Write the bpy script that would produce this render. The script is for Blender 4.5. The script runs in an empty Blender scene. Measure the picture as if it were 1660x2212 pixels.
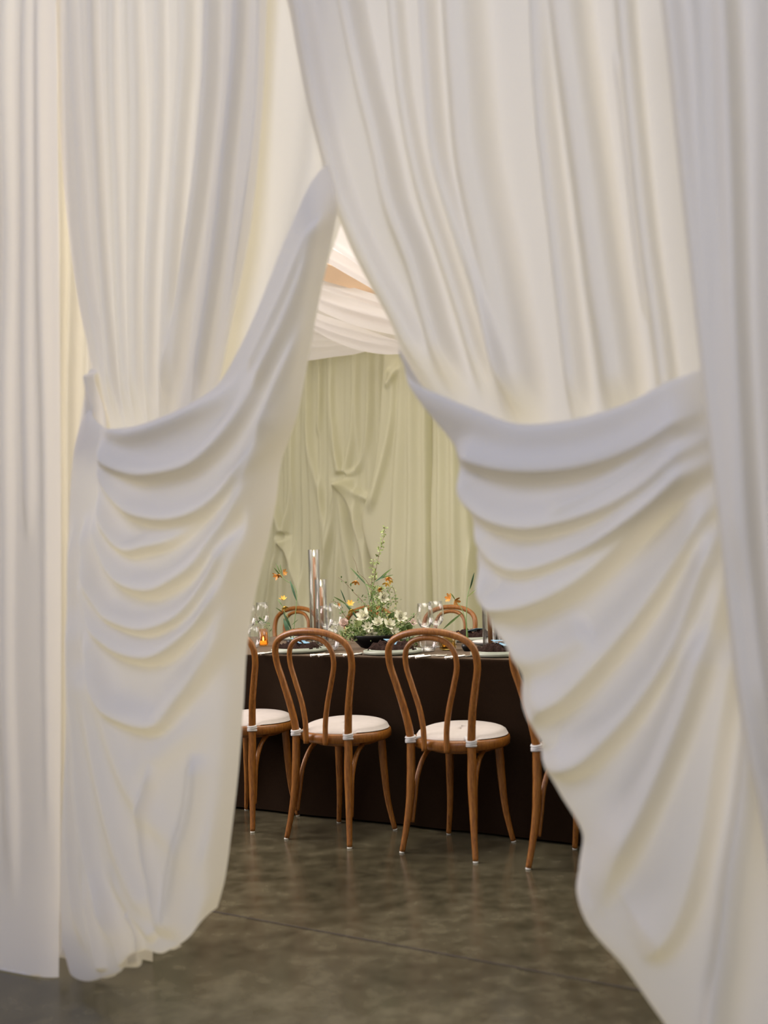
import bpy, math, random
import numpy as np
from mathutils import Vector, Matrix
random.seed(7); rng = np.random.default_rng(11)
SC = bpy.context.scene; COL = SC.collection
R = math.radians

# ------------------------------------------------------------------ camera
FPX, PITCH, ROLL, EYE = 2452.0, R(2.45), R(1.91), 1.178
cam = bpy.data.cameras.new('camera'); co = bpy.data.objects.new('camera', cam); COL.objects.link(co)
cam.sensor_fit = 'VERTICAL'; cam.sensor_height = 36.0; cam.lens = 36.0 * FPX / 2212.0
co.matrix_world = (Matrix.Translation((0, 0, EYE)) @ Matrix.Rotation(math.pi/2 + PITCH, 4, 'X') @ Matrix.Rotation(-ROLL, 4, 'Z'))
cam.dof.use_dof = True; cam.dof.focus_distance = 5.5; cam.dof.aperture_fstop = 1.8
SC.camera = co
# ------------------------------------------------------------------ light
SC.view_settings.view_transform = 'Standard'; SC.view_settings.look = 'None'
SC.view_settings.gamma = 1.0; SC.view_settings.exposure = -0.22
SC.view_settings.use_curve_mapping = False
W = bpy.data.worlds.new('world'); SC.world = W; W.use_nodes = True
wn = W.node_tree.nodes['Background']; wn.inputs[0].default_value = (0.74, 0.79, 1.0, 1); wn.inputs[1].default_value = 0.30

def area(name, loc, target, sx, sy, power, color):
    l = bpy.data.lights.new(name, 'AREA'); l.shape = 'RECTANGLE'; l.size = sx; l.size_y = sy
    l.energy = power; l.color = color
    o = bpy.data.objects.new(name, l); COL.objects.link(o); o.location = loc
    o.rotation_euler = (Vector(target) - Vector(loc)).to_track_quat('-Z', 'Y').to_euler()
    return o
area('skylight_over_hall', (-1.6, -1.6, 4.4), (0.1, 2.9, 0.7), 3.5, 2.5, 190, (0.74, 0.78, 1.0))
area('fill_under_tent_roof', (0.4, 4.75, 3.08), (0.4, 4.9, 0), 1.3, 1.3, 42, (1.0, 0.93, 0.80))  # added fill kept out of view, brightens curtain backs and flowers
area('skylight_over_tent', (-0.5, 6.3, 4.6), (0.0, 6.0, 0), 5, 4, 260, (1.0, 0.94, 0.86))
area('window_light_in_tent', (-3.2, 5.2, 2.2), (-0.4, 4.2, 1.2), 2.2, 2.0, 150, (1.0, 0.88, 0.86))
area('right_fill_light_in_tent', (2.5, 4.9, 2.3), (-0.6, 3.6, 1.2), 1.8, 1.8, 42, (1.0, 0.91, 0.88))  # added fill, no window: lights the left curtain from behind

# ------------------------------------------------------------------ frames and pixel rays
TH = R(-31.5)
TV = np.array([math.cos(TH), math.sin(TH), 0.0]); NV = np.array([-math.sin(TH), math.cos(TH), 0.0])
A0 = np.array([-0.654, 5.367, 0.0]); KV = np.array([0, 0, 1.0]); O = np.array([0, 0, EYE])
def ray(px, py):
    px = np.asarray(px, float); py = np.asarray(py, float)
    dx, dy = px - 830, py - 1106; c, s = math.cos(ROLL), math.sin(ROLL)
    x = (dx*c - dy*s)/FPX; up = -(dx*s + dy*c)/FPX; cp, sp = math.cos(PITCH), math.sin(PITCH)
    return np.stack([x, cp - up*sp, sp + up*cp], -1)
def at(px, py, Y):                       # the point at forward distance Y seen at that pixel
    d = ray(px, py); return O + d * (Y / d[..., 1:2])
def onz(px, py, z):
    d = ray(px, py); return O + d * ((z - EYE) / d[..., 2:3])
def T(s, n, z=0.0): return A0 + s*TV + n*NV + z*KV   # table / room frame
def sn(P): q = np.asarray(P) - A0; return float(q @ TV), float(q @ NV)
def plane_sz(px, py, n0):                # pixel -> (s, z) on the vertical plane n = n0
    d = ray(px, py); p0 = A0 + n0*NV
    t = ((p0 - O) @ NV) / (d @ NV); P = O + d*t[..., None]
    return np.stack([(P - A0) @ TV, P[..., 2]], -1)

# ------------------------------------------------------------------ materials
def newmat(name):
    m = bpy.data.materials.new(name); m.use_nodes = True; return m, m.node_tree.nodes, m.node_tree.links
def noise_fac(N, L, scale, detail=4, coord='Object', stretch=None):
    tc = N.new('ShaderNodeTexCoord'); mp = N.new('ShaderNodeMapping'); nz = N.new('ShaderNodeTexNoise')
    nz.inputs['Scale'].default_value = scale; nz.inputs['Detail'].default_value = detail
    if stretch: mp.inputs['Scale'].default_value = stretch
    L.new(tc.outputs[coord], mp.inputs[0]); L.new(mp.outputs[0], nz.inputs[0]); return nz
def ramp(N, L, src, stops):
    r = N.new('ShaderNodeValToRGB'); e = r.color_ramp.elements
    e[0].position, e[0].color = stops[0][0], (*stops[0][1], 1); e[1].position, e[1].color = stops[-1][0], (*stops[-1][1], 1)
    for p, c in stops[1:-1]:
        k = e.new(p); k.color = (*c, 1)
    L.new(src, r.inputs[0]); return r
def simple(name, col, rough=0.5, metal=0.0, var=0.15, scale=12, bump=0.0, spec=0.5, trans=0.0, stretch=None, emis=None, sheen=0):
    m, N, L = newmat(name); b = N['Principled BSDF']
    nz = noise_fac(N, L, scale, stretch=stretch)
    r = ramp(N, L, nz.outputs[0], [(0.3, tuple(c*(1-var) for c in col)), (0.7, tuple(min(1, c*(1+var)) for c in col))])
    L.new(r.outputs[0], b.inputs['Base Color'])
    b.inputs['Roughness'].default_value = rough; b.inputs['Metallic'].default_value = metal
    b.inputs['Specular IOR Level'].default_value = spec; b.inputs['Transmission Weight'].default_value = trans
    if sheen: b.inputs['Sheen Weight'].default_value = sheen; b.inputs['Sheen Roughness'].default_value = 0.35; b.inputs['Sheen Tint'].default_value = (0.70, 0.55, 0.40, 1)
    if emis: b.inputs['Emission Color'].default_value = (*emis[0], 1); b.inputs['Emission Strength'].default_value = emis[1]
    if bump:
        bp = N.new('ShaderNodeBump'); bp.inputs['Strength'].default_value = bump; bp.inputs['Distance'].default_value = 0.004
        L.new(nz.outputs[0], bp.inputs['Height']); L.new(bp.outputs[0], b.inputs['Normal'])
    return m
def fabric(name, dif, trn, mix):
    m, N, L = newmat(name); N.remove(N['Principled BSDF'])
    d = N.new('ShaderNodeBsdfDiffuse'); t = N.new('ShaderNodeBsdfTranslucent'); x = N.new('ShaderNodeMixShader')
    d.inputs[0].default_value = (*dif, 1); t.inputs[0].default_value = (*trn, 1); x.inputs[0].default_value = mix
    nz = noise_fac(N, L, 900, 2); bp = N.new('ShaderNodeBump'); bp.inputs['Strength'].default_value = 0.08; bp.inputs['Distance'].default_value = 0.0006
    L.new(nz.outputs[0], bp.inputs['Height']); L.new(bp.outputs[0], d.inputs['Normal'])
    L.new(d.outputs[0], x.inputs[1]); L.new(t.outputs[0], x.inputs[2]); L.new(x.outputs[0], N['Material Output'].inputs[0])
    return m
def glass(name, col=(1, 1, 1), stops=((0.0, 0.03), (0.35, 0.08), (0.58, 0.42), (1.0, 0.92))):   # thin-walled glass: clear straight on, mirror-like at the rim of the form
    m, N, L = newmat(name); N.remove(N['Principled BSDF'])
    t = N.new('ShaderNodeBsdfTransparent'); g = N.new('ShaderNodeBsdfGlossy'); x = N.new('ShaderNodeMixShader'); lw = N.new('ShaderNodeLayerWeight')
    t.inputs[0].default_value = (*col, 1); g.inputs[0].default_value = (1, 1, 1, 1); g.inputs['Roughness'].default_value = 0.10
    lw.inputs['Blend'].default_value = 0.5
    r = ramp(N, L, lw.outputs['Facing'], [(p, (f,)*3) for p, f in stops])
    L.new(r.outputs[0], x.inputs[0]); L.new(t.outputs[0], x.inputs[1]); L.new(g.outputs[0], x.inputs[2]); L.new(x.outputs[0], N['Material Output'].inputs[0])
    return m
M = {}
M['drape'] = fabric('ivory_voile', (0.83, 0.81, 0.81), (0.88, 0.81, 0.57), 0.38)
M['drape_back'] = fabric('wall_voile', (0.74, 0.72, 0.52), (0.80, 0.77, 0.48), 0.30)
M['drape_ceiling'] = fabric('ceiling_voile', (0.90, 0.88, 0.87), (0.95, 0.91, 0.88), 0.5)
M['brown_cloth'] = simple('brown_linen', (0.014, 0.0072, 0.0036), 0.95, var=0.12, scale=220, bump=0.25, spec=0.03, sheen=0.75)
M['napkin'] = simple('dark_gauze', (0.035, 0.020, 0.016), 0.95, var=0.5, scale=240, bump=1.0, spec=0.1)
M['plate'] = simple('sage_stoneware', (0.40, 0.43, 0.35), 0.35, var=0.05, scale=30)
M['black'] = simple('black_ceramic', (0.012, 0.012, 0.012), 0.35, var=0.2)
M['cushion'] = simple('ivory_cotton', (0.56, 0.51, 0.47), 0.9, var=0.03, scale=40, bump=0.1, spec=0.1)
M['tie'] = simple('white_cotton_tape', (0.68, 0.67, 0.66), 0.9, var=0.04, scale=80, bump=0.3, spec=0.1)
M['silver'] = simple('worn_silver', (0.90, 0.88, 0.84), 0.34, 1.0, var=0.1, scale=60)
M['brass'] = simple('brass', (0.55, 0.38, 0.14), 0.3, 1.0, var=0.1)
M['blue_card'] = simple('blue_card', (0.23, 0.42, 0.58), 0.8, var=0.04)
M['ribbon'] = simple('tan_ribbon', (0.24, 0.14, 0.08), 0.7, var=0.1)
M['candle'] = simple('tan_wax', (0.52, 0.27, 0.13), 0.5, var=0.05)
M['flame'] = simple('flame', (1, 0.7, 0.35), 0.5, emis=((1, 0.62, 0.25), 14))
M['wick'] = simple('wick', (0.02, 0.02, 0.02), 0.9)
M['glide'] = simple('white_glide', (0.7, 0.68, 0.6), 0.6)
M['stem'] = simple('green_stem', (0.20, 0.33, 0.11), 0.5, var=0.2)
M['leaf'] = simple('mid_leaf', (0.13, 0.21, 0.055), 0.5, var=0.35, scale=25)
M['leaf_light'] = simple('light_leaf', (0.36, 0.44, 0.16), 0.5, var=0.3, scale=25)
M['leaf_blue'] = simple('bluish_leaf', (0.07, 0.16, 0.08), 0.45, var=0.3, scale=25)
M['twig'] = simple('brown_twig', (0.20, 0.09, 0.05), 0.7, var=0.2)
M['white_petal'] = simple('cream_petal', (0.86, 0.85, 0.68), 0.6, var=0.06, scale=60)
M['pink_petal'] = simple('blush_petal', (0.80, 0.66, 0.58), 0.6, var=0.08, scale=60)
M['orange_petal'] = simple('orange_petal', (0.72, 0.33, 0.06), 0.5, var=0.3, scale=90)
M['yellow_petal'] = simple('yellow_petal', (0.78, 0.50, 0.08), 0.5, var=0.2, scale=90)
M['glass'] = glass('clear_glass'); M['thick_glass'] = glass('thick_clear_glass', (1, 1, 1), ((0.0, 0.02), (0.30, 0.05), (0.48, 0.45), (1.0, 0.9))); M['amber_glass'] = glass('amber_glass', (0.95, 0.72, 0.38)); M['gold_glass'] = glass('gold_glass', (0.85, 0.74, 0.45))
M['amber_wax'] = simple('lit_amber_wax', (0.8, 0.4, 0.1), 0.6, emis=((1, 0.42, 0.1), 1.6))
M['wood_and_lit_patch'] = simple('timber_and_lit_patch', (0.85, 0.62, 0.40), 0.7, var=0.05, scale=6)  # tabletop wood, also the colour of the painted warm lit patch
M['steel'] = simple('grey_steel', (0.3, 0.3, 0.3), 0.4, 1.0)
# bent beech
m, N, L = newmat('honey_beech'); b = N['Principled BSDF']
nz = noise_fac(N, L, 14, 5, stretch=(8, 8, 1)); nz2 = noise_fac(N, L, 60, 3, stretch=(5, 5, 0.6))
mx = N.new('ShaderNodeMath'); mx.operation = 'ADD'; L.new(nz.outputs[0], mx.inputs[0]); L.new(nz2.outputs[0], mx.inputs[1])
hf = N.new('ShaderNodeMath'); hf.operation = 'MULTIPLY'; hf.inputs[1].default_value = 0.5; L.new(mx.outputs[0], hf.inputs[0])
r_ = ramp(N, L, hf.outputs[0], [(0.3, (0.12, 0.040, 0.007)), (0.5, (0.27, 0.098, 0.015)), (0.7, (0.37, 0.155, 0.028))])
L.new(r_.outputs[0], b.inputs['Base Color']); b.inputs['Roughness'].default_value = 0.34
M['wood'] = m
# floor: sealed concrete with a saw-cut joint
m, N, L = newmat('sealed_concrete'); b = N['Principled BSDF']
n1 = noise_fac(N, L, 1.3, 9); n2 = noise_fac(N, L, 11, 9); n3 = noise_fac(N, L, 60, 4); n2.inputs['Roughness'].default_value = 0.60; n2.inputs['Distortion'].default_value = 0.15
n1.inputs['Distortion'].default_value = 0.25
a1 = N.new('ShaderNodeMath'); a1.operation = 'MULTIPLY_ADD'; a1.inputs[1].default_value = 0.55; L.new(n2.outputs[0], a1.inputs[0])
h1 = N.new('ShaderNodeMath'); h1.operation = 'MULTIPLY'; h1.inputs[1].default_value = 0.5; L.new(n1.outputs[0], h1.inputs[0]); L.new(h1.outputs[0], a1.inputs[2])
r_ = ramp(N, L, a1.outputs[0], [(0.30, (0.026, 0.022, 0.013)), (0.50, (0.068, 0.058, 0.034)), (0.76, (0.155, 0.136, 0.085))])
L.new(r_.outputs[0], b.inputs['Base Color'])
rr = ramp(N, L, n2.outputs[0], [(0.3, (0.15,)*3), (0.7, (0.27,)*3)]); L.new(rr.outputs[0], b.inputs['Roughness'])
b.inputs['Specular IOR Level'].default_value = 0.45
M['floor'] = m
M['joint'] = simple('dark_joint', (0.032, 0.022, 0.013), 0.9)

# ------------------------------------------------------------------ mesh helpers
def tag(o, label=None, cat=None, group=None, kind=None):
    for k, v in (('label', label), ('category', cat), ('group', group), ('kind', kind)):
        if v: o[k] = v
    return o
def mk(name, V, F, mat, parent=None, smooth=True):
    me = bpy.data.meshes.new(name); me.from_pydata([tuple(map(float, v)) for v in V], [], [tuple(map(int, f)) for f in F]); me.update()
    if smooth: me.polygons.foreach_set('use_smooth', [True]*len(me.polygons))
    me.materials.append(mat); o = bpy.data.objects.new(name, me); COL.objects.link(o)
    if parent: o.parent = parent
    return o
def empty(name, loc=(0, 0, 0), rz=0.0, label=None, cat=None, group=None):
    o = bpy.data.objects.new(name, None); COL.objects.link(o); o.location = tuple(map(float, loc)); o.rotation_euler = (0, 0, rz)
    o.empty_display_size = 0.05
    return tag(o, label, cat, group)
def copy_tree(o, parent=None):
    c = o.copy(); COL.objects.link(c)
    if parent: c.parent = parent
    for ch in o.children: copy_tree(ch, c)
    return c
def merge(parts):
    V, F = [], []
    for v, f in parts:
        k = len(V); V += [tuple(x) for x in v]; F += [tuple(i + k for i in q) for q in f]
    return V, F
def spline(P, n):                        # Catmull-Rom, evenly by chord
    P = np.asarray(P, float)
    if len(P) == 2: return P[0] + (P[1]-P[0])*np.linspace(0, 1, n)[:, None]
    d = np.r_[0, np.cumsum(np.linalg.norm(np.diff(P, axis=0), axis=1))]; t = np.linspace(0, d[-1], n)
    m = np.zeros_like(P); m[1:-1] = (P[2:]-P[:-2])/(d[2:]-d[:-2])[:, None]
    m[0] = (P[1]-P[0])/(d[1]-d[0]); m[-1] = (P[-1]-P[-2])/(d[-1]-d[-2])
    i = np.clip(np.searchsorted(d, t, side='right')-1, 0, len(P)-2); h = d[i+1]-d[i]; u = ((t-d[i])/h)[:, None]; h = h[:, None]
    return (2*u**3-3*u**2+1)*P[i] + (u**3-2*u**2+u)*h*m[i] + (-2*u**3+3*u**2)*P[i+1] + (u**3-u**2)*h*m[i+1]
def tube(P, rad, seg=10, n=None, closed=False, flat=1.0):
    P = np.asarray(P, float); rad = np.atleast_1d(np.asarray(rad, float))
    if n:
        k = len(rad)
        P2 = spline(P, n); rad = np.interp(np.linspace(0, 1, n), np.linspace(0, 1, k), rad) if k > 1 else np.full(n, rad[0]); P = P2
    elif len(rad) == 1: rad = np.full(len(P), rad[0])
    V, F = [], []; N_ = len(P)
    tan = np.gradient(P, axis=0)
    if closed: tan = np.roll(P, -1, 0) - np.roll(P, 1, 0)
    tan /= np.linalg.norm(tan, axis=1)[:, None] + 1e-12
    a = np.array([0, 0, 1.0]) if abs(tan[0][2]) < .9 else np.array([1.0, 0, 0])
    nrm = np.cross(tan[0], a); nrm /= np.linalg.norm(nrm)
    for i in range(N_):
        nrm = nrm - tan[i]*np.dot(nrm, tan[i]); nrm /= np.linalg.norm(nrm) + 1e-12; bi = np.cross(tan[i], nrm)
        for j in range(seg):
            q = 2*math.pi*j/seg; V.append(P[i] + rad[i]*(math.cos(q)*nrm + flat*math.sin(q)*bi))
    R_ = N_ if closed else N_-1
    for i in range(R_):
        for j in range(seg):
            i2 = (i+1) % N_; F.append((i*seg+j, i*seg+(j+1) % seg, i2*seg+(j+1) % seg, i2*seg+j))
    if not closed: F.append(tuple(range(seg))[::-1]); F.append(tuple((N_-1)*seg+j for j in range(seg)))
    return V, F
def lathe(prof, seg=32, rib=0, ramp_=0.0, c=(0, 0, 0), ribz=None):
    V, F = [], []; idx = []
    for (r, z) in prof:
        if r < 1e-6: idx.append([len(V)]); V.append((c[0], c[1], c[2]+z)); continue
        row = []
        for j in range(seg):
            q = 2*math.pi*j/seg; rr = r
            if rib and (ribz is None or ribz[0] <= z <= ribz[1]): rr = r + ramp_*math.cos(rib*q)
            row.append(len(V)); V.append((c[0]+rr*math.cos(q), c[1]+rr*math.sin(q), c[2]+z))
        idx.append(row)
    for a, b_ in zip(idx, idx[1:]):
        if len(a) == 1 and len(b_) == 1: continue
        for j in range(seg):
            k = (j+1) % seg
            if len(a) == 1: F.append((a[0], b_[k], b_[j]))
            elif len(b_) == 1: F.append((a[j], a[k], b_[0]))
            else: F.append((a[j], a[k], b_[k], b_[j]))
    return V, F
def box(c, sx, sy, sz, rz=0.0):
    V = []
    for z in (-sz/2, sz/2):
        for x, y in ((-1, -1), (1, -1), (1, 1), (-1, 1)):
            X, Y = x*sx/2, y*sy/2; V.append((c[0]+X*math.cos(rz)-Y*math.sin(rz), c[1]+X*math.sin(rz)+Y*math.cos(rz), c[2]+z))
    return V, [(3, 2, 1, 0), (4, 5, 6, 7), (0, 1, 5, 4), (1, 2, 6, 5), (2, 3, 7, 6), (3, 0, 4, 7)]

# ------------------------------------------------------------------ drapery: cloth hung in a vertical plane, folds as real relief
def coons(top, bot, left, right, nu, nv):
    t, b_, l, r = spline(top, nu), spline(bot, nu), spline(left, nv), spline(right, nv)
    u = np.linspace(0, 1, nu)[None, :, None]; v = np.linspace(0, 1, nv)[:, None, None]
    c00, c10, c01, c11 = t[0], t[-1], b_[0], b_[-1]
    G = (1-v)*t[None] + v*b_[None] + (1-u)*l[:, None] + u*r[:, None] \
        - ((1-u)*(1-v)*c00 + u*(1-v)*c10 + (1-u)*v*c01 + u*v*c11)
    return G
def ridge(G, poly, amp, wa, wb, taper=(0.12, 0.12), n=40, ex=2.0):
    """G grid of (s,z); poly polyline (s,z). wa: fall-off on the left/upper side, wb: on the right/lower side."""
    C = spline(poly, n); g = G.reshape(-1, 2); best = np.full(len(g), 1e9); side = np.zeros(len(g)); pos = np.zeros(len(g))
    L_ = np.r_[0, np.cumsum(np.linalg.norm(np.diff(C, axis=0), axis=1))]; L_ /= L_[-1]
    for i in range(n-1):
        a, b_ = C[i], C[i+1]; d = b_-a; dd = d@d + 1e-12
        t = np.clip(((g-a)@d)/dd, 0, 1); q = g - (a + t[:, None]*d); dist = np.einsum('ij,ij->i', q, q)
        m_ = dist < best; best[m_] = dist[m_]; side[m_] = (d[0]*q[:, 1]-d[1]*q[:, 0])[m_]; pos[m_] = (L_[i] + t*(L_[i+1]-L_[i]))[m_]
    dist = np.sqrt(best); w = np.where(side > 0, wa, wb)
    e = np.exp(-(dist/w)**ex)
    t0, t1 = taper
    env = np.clip(pos/max(t0, 1e-4), 0, 1)*np.clip((1-pos)/max(t1, 1e-4), 0, 1); env = env*env*(3-2*env)
    return (amp*e*env).reshape(G.shape[:2])
def sheet(name, n0, top, bot, left, right, ridges, nu, nv, mat, parent=None, folds=None, bulge=0.0, edge=(0.0, 0.0), off=None, wob=0.004, depth=1.0, ex=2.0):
    cv = lambda pts: plane_sz([p[0] for p in pts], [p[1] for p in pts], n0)
    def cve(pts, e0, e1):                  # the outline is drawn where the cloth's edge really stands, rolled back by e
        k = len(pts)-1; return np.array([plane_sz([p[0]], [p[1]], n0+e0+(e1-e0)*i/k)[0] for i, p in enumerate(pts)])
    G = coons(cve(top, *edge), cve(bot, *edge), cve(left, edge[0], edge[0]), cve(right, edge[1], edge[1]), nu, nv)
    H = np.zeros((nv, nu)); u = np.linspace(0, 1, nu)[None, :]; v = np.linspace(0, 1, nv)[:, None]
    for r in ridges:
        P = cv(r[0]); H = H + depth*ridge(G, P, r[1], r[2], r[3], *(r[4:5]), ex=ex)
    if folds:                              # (count, amplitude, seed): soft irregular hanging folds that follow the cloth's own width
        cnt, amp, seed = folds; rg = np.random.default_rng(seed)
        for k in range(cnt):
            c0 = (k + 0.5 + rg.uniform(-.3, .3))/cnt; dr = rg.uniform(-.02, .02); w0 = rg.uniform(.22, .5)/cnt; a_ = amp*rg.uniform(.4, 1.1)
            c = c0 + dr*v + 0.004*np.sin(v*rg.uniform(3, 8)+rg.uniform(0, 6)); w = w0*(1+0.3*np.sin(v*4+rg.uniform(0, 6)))
            q = (u-c)/w; H = H + a_*np.exp(-np.where(q > 0, q*q, (q*1.6)**2))
    ph = rng.uniform(0, 6, 4)
    H = H + wob*(np.sin(G[..., 0]*9+G[..., 1]*4+ph[0])+np.sin(G[..., 1]*7-G[..., 0]*5+ph[1]))*np.sin(math.pi*u)
    H = H + bulge*np.sin(math.pi*u)*np.sin(math.pi*np.clip(v, 0, 1))**0.5
    if edge[0]: H = H*(1-np.exp(-(u/0.03)**1.4)) - edge[0]*np.exp(-(u/0.035))
    if edge[1]: H = H*(1-np.exp(-((1-u)/0.03)**1.4)) - edge[1]*np.exp(-((1-u)/0.035))
    if off is not None: H = H + off(u, v)
    P = A0 + G[..., :1]*TV + G[..., 1:]*KV + (n0 - H)[..., None]*NV
    P[..., 2] = np.maximum(P[..., 2], 0.004)
    i = np.arange(nv*nu).reshape(nv, nu)
    F = np.stack([i[:-1, :-1], i[1:, :-1], i[1:, 1:], i[:-1, 1:]], -1).reshape(-1, 4)
    return mk(name, P.reshape(-1, 3), F, mat, parent)

# ------------------------------------------------------------------ setting
fl = mk('floor', *box((0, 5, -0.05), 26, 26, 0.1), M['floor'], smooth=False); tag(fl, kind='structure')
j0, j1 = onz(455, 1968, 0), onz(1440, 2150, 0); jd = (j1-j0)/np.linalg.norm(j1-j0); j0 = j0-jd*4; j1 = j1+jd*4
pts = []; 
for k in range(160):
    f = k/159; p = j0+(j1-j0)*f; pts.append((p, 0.0045+0.002*rng.random()))
nj = np.array([-jd[1], jd[0], 0]); V = []; F = []
for k, (p, w) in enumerate(pts): V += [p-nj*w+KV*0.0012, p+nj*w+KV*0.0012]
for k in range(159): F.append((2*k, 2*k+2, 2*k+3, 2*k+1))
tag(mk('trim_1', V, F, M['joint'], smooth=False), kind='structure')

# ---- back wall of hanging cloth (room frame n = 2.9)
NB = 2.9
def wall_sheet(name, s0, s1, n_a, n_b, ztop, nfold, amp, seed, mat, nu=500, nv=40):
    rg = np.random.default_rng(seed); u = np.linspace(0, 1, nu)[None, :]; v = np.linspace(0, 1, nv)[:, None]
    H = np.zeros((nv, nu))
    for k in range(nfold):
        c = (k+.5+rg.uniform(-.35, .35))/nfold + rg.uniform(-.3, .3)/nfold*v; w = rg.uniform(.15, .5)/nfold*(1+.4*v); q = (u-c)/w
        H = H + amp*rg.uniform(.3, 1.2)*np.exp(-np.where(q > 0, q*q, (q*rg.uniform(1, 2.2))**2))*(0.75+.35*v)
    a, b_ = T(s0, n_a), T(s1, n_b); d = (b_-a)/np.linalg.norm(b_-a); nn = np.array([d[1], -d[0], 0])
    P = a + (b_-a)*u[..., None] + KV*(0.004+(1-v[..., None])*ztop) + nn*H[..., None]
    i = np.arange(nv*nu).reshape(nv, nu); F = np.stack([i[:-1, :-1], i[1:, :-1], i[1:, 1:], i[:-1, 1:]], -1).reshape(-1, 4)
    return tag(mk(name, P.reshape(-1, 3), F, mat), kind='structure')
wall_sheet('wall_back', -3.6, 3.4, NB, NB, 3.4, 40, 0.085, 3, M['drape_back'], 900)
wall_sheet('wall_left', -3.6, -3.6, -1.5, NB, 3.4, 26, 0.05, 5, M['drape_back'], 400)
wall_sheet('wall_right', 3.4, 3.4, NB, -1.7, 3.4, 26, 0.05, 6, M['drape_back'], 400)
# gathered overlays on the back wall
wb = []
def wsheet(label, *a, **k):
    o = sheet('wall_curtain', *a, edge=(.11, .11), off=lambda u, v: -.10*np.exp(-v/.025)+0*u, **k); tag(o, label, 'curtain', 'gathered cloth panels on the back wall'); return o
wsheet('cream wall cloth pinched into two small knots behind the candles and orange flowers', NB-.12,
   [(500, 690), (680, 690), (885, 690)], [(500, 1480), (680, 1485), (885, 1480)], [(500, 690), (500, 1480)], [(885, 690), (885, 1480)],
   [([(660, 700), (664, 800), (672, 950), (700, 1100), (712, 1200)], 0.037, 0.024, 0.040), ([(692, 700), (694, 850), (690, 950)], 0.031, 0.020, 0.024),
    ([(728, 700), (722, 850), (728, 950), (740, 1025)], 0.050, 0.020, 0.044, (.1, .02)), ([(765, 700), (768, 850), (762, 950), (748, 1025)], 0.037, 0.032, 0.024, (.1, .02)), ([(800, 700), (802, 850), (795, 950), (775, 1010), (750, 1028)], 0.031, 0.032, 0.020, (.1, .02)),
    ([(744, 1036), (728, 1120), (705, 1230), (688, 1350), (675, 1470)], 0.069, 0.028, 0.060, (.02, .1)), ([(745, 1038), (738, 1180), (728, 1320), (722, 1470)], 0.044, 0.036, 0.036, (.03, .1)),
    ([(746, 1038), (756, 1180), (768, 1320), (772, 1470)], 0.050, 0.036, 0.036, (.03, .1)), ([(748, 1036), (775, 1130), (802, 1250), (820, 1380), (828, 1470)], 0.069, 0.060, 0.024, (.02, .1)), ([(748, 1034), (770, 1060), (800, 1076), (820, 1070)], 0.044, 0.020, 0.040, (.02, .2)),
    ([(598, 700), (592, 900), (592, 1050), (610, 1156)], 0.044, 0.024, 0.036, (.1, .02)), ([(628, 700), (630, 900), (630, 1060), (616, 1156)], 0.044, 0.032, 0.024, (.1, .02)),
    ([(612, 1164), (598, 1230), (580, 1340), (566, 1470)], 0.062, 0.024, 0.048, (.02, .1)), ([(613, 1166), (610, 1300), (606, 1470)], 0.037, 0.028, 0.028, (.03, .1)), ([(615, 1164), (640, 1240), (668, 1340), (684, 1470)], 0.062, 0.048, 0.020, (.02, .1)),
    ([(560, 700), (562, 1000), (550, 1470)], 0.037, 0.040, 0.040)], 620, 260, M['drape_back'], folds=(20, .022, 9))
wsheet('cream wall cloth swept into a wide diagonal fold above the tall green branch', NB-.24,
   [(838, 700), (870, 700), (945, 700)], [(840, 1480), (880, 1485), (955, 1480)], [(838, 700), (836, 800), (832, 850), (826, 940), (812, 1040), (788, 1125), (818, 1240), (838, 1340), (840, 1480)], [(945, 700), (948, 900), (946, 1100), (948, 1300), (955, 1480)],
   [([(855, 770), (850, 900), (825, 1020), (796, 1115)], .05, .03, .05), ([(875, 720), (868, 900), (855, 1100), (850, 1470)], .04, .05, .03), ([(893, 720), (890, 1000), (885, 1470)], .04, .04, .03), ([(922, 720), (920, 1000), (925, 1470)], .03, .03, .03),
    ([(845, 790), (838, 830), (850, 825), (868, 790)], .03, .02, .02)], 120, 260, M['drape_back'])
wsheet('cream wall cloth in long narrow folds above the two ribbed wine glasses', NB-.20,
   [(930, 700), (970, 700), (1010, 700)], [(940, 1480), (1000, 1485), (1060, 1480)], [(930, 700), (932, 1000), (935, 1300), (940, 1480)], [(1010, 700), (1014, 1000), (1030, 1112), (1040, 1300), (1060, 1480)],
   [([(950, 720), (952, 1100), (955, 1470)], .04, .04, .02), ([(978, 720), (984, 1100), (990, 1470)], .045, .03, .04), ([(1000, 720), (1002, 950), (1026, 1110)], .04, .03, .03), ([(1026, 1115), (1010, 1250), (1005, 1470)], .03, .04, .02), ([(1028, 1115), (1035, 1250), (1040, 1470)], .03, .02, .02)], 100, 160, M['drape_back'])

# ---- ceiling cloth and its swags
def ceil_sheet():
    nu, nv = 120, 90; u = np.linspace(0, 1, nu)[None, :]; v = np.linspace(0, 1, nv)[:, None]
    s = -3.9+7.6*u; n = -1.35+4.6*v; z = 3.25 + 0.55*np.sin(math.pi*v)**.8 + 0*u - 0.06*np.abs(np.sin(u*math.pi*9))
    P = A0 + (s+0*v)[..., None]*TV + (n+0*u)[..., None]*NV + z[..., None]*KV
    i = np.arange(nv*nu).reshape(nv, nu); F = np.stack([i[:-1, :-1], i[1:, :-1], i[1:, 1:], i[:-1, 1:]], -1).reshape(-1, 4)
    tag(mk('ceiling', P.reshape(-1, 3), F, M['drape_ceiling']), kind='structure')
ceil_sheet()
def csheet(label, *a, **k):
    o = sheet('ceiling_swag', *a, **k); tag(o, label, 'drape', 'white cloth swags under the ceiling'); return o
lean = lambda amt: (lambda u, v: amt*(1-v)+0*u)
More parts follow.
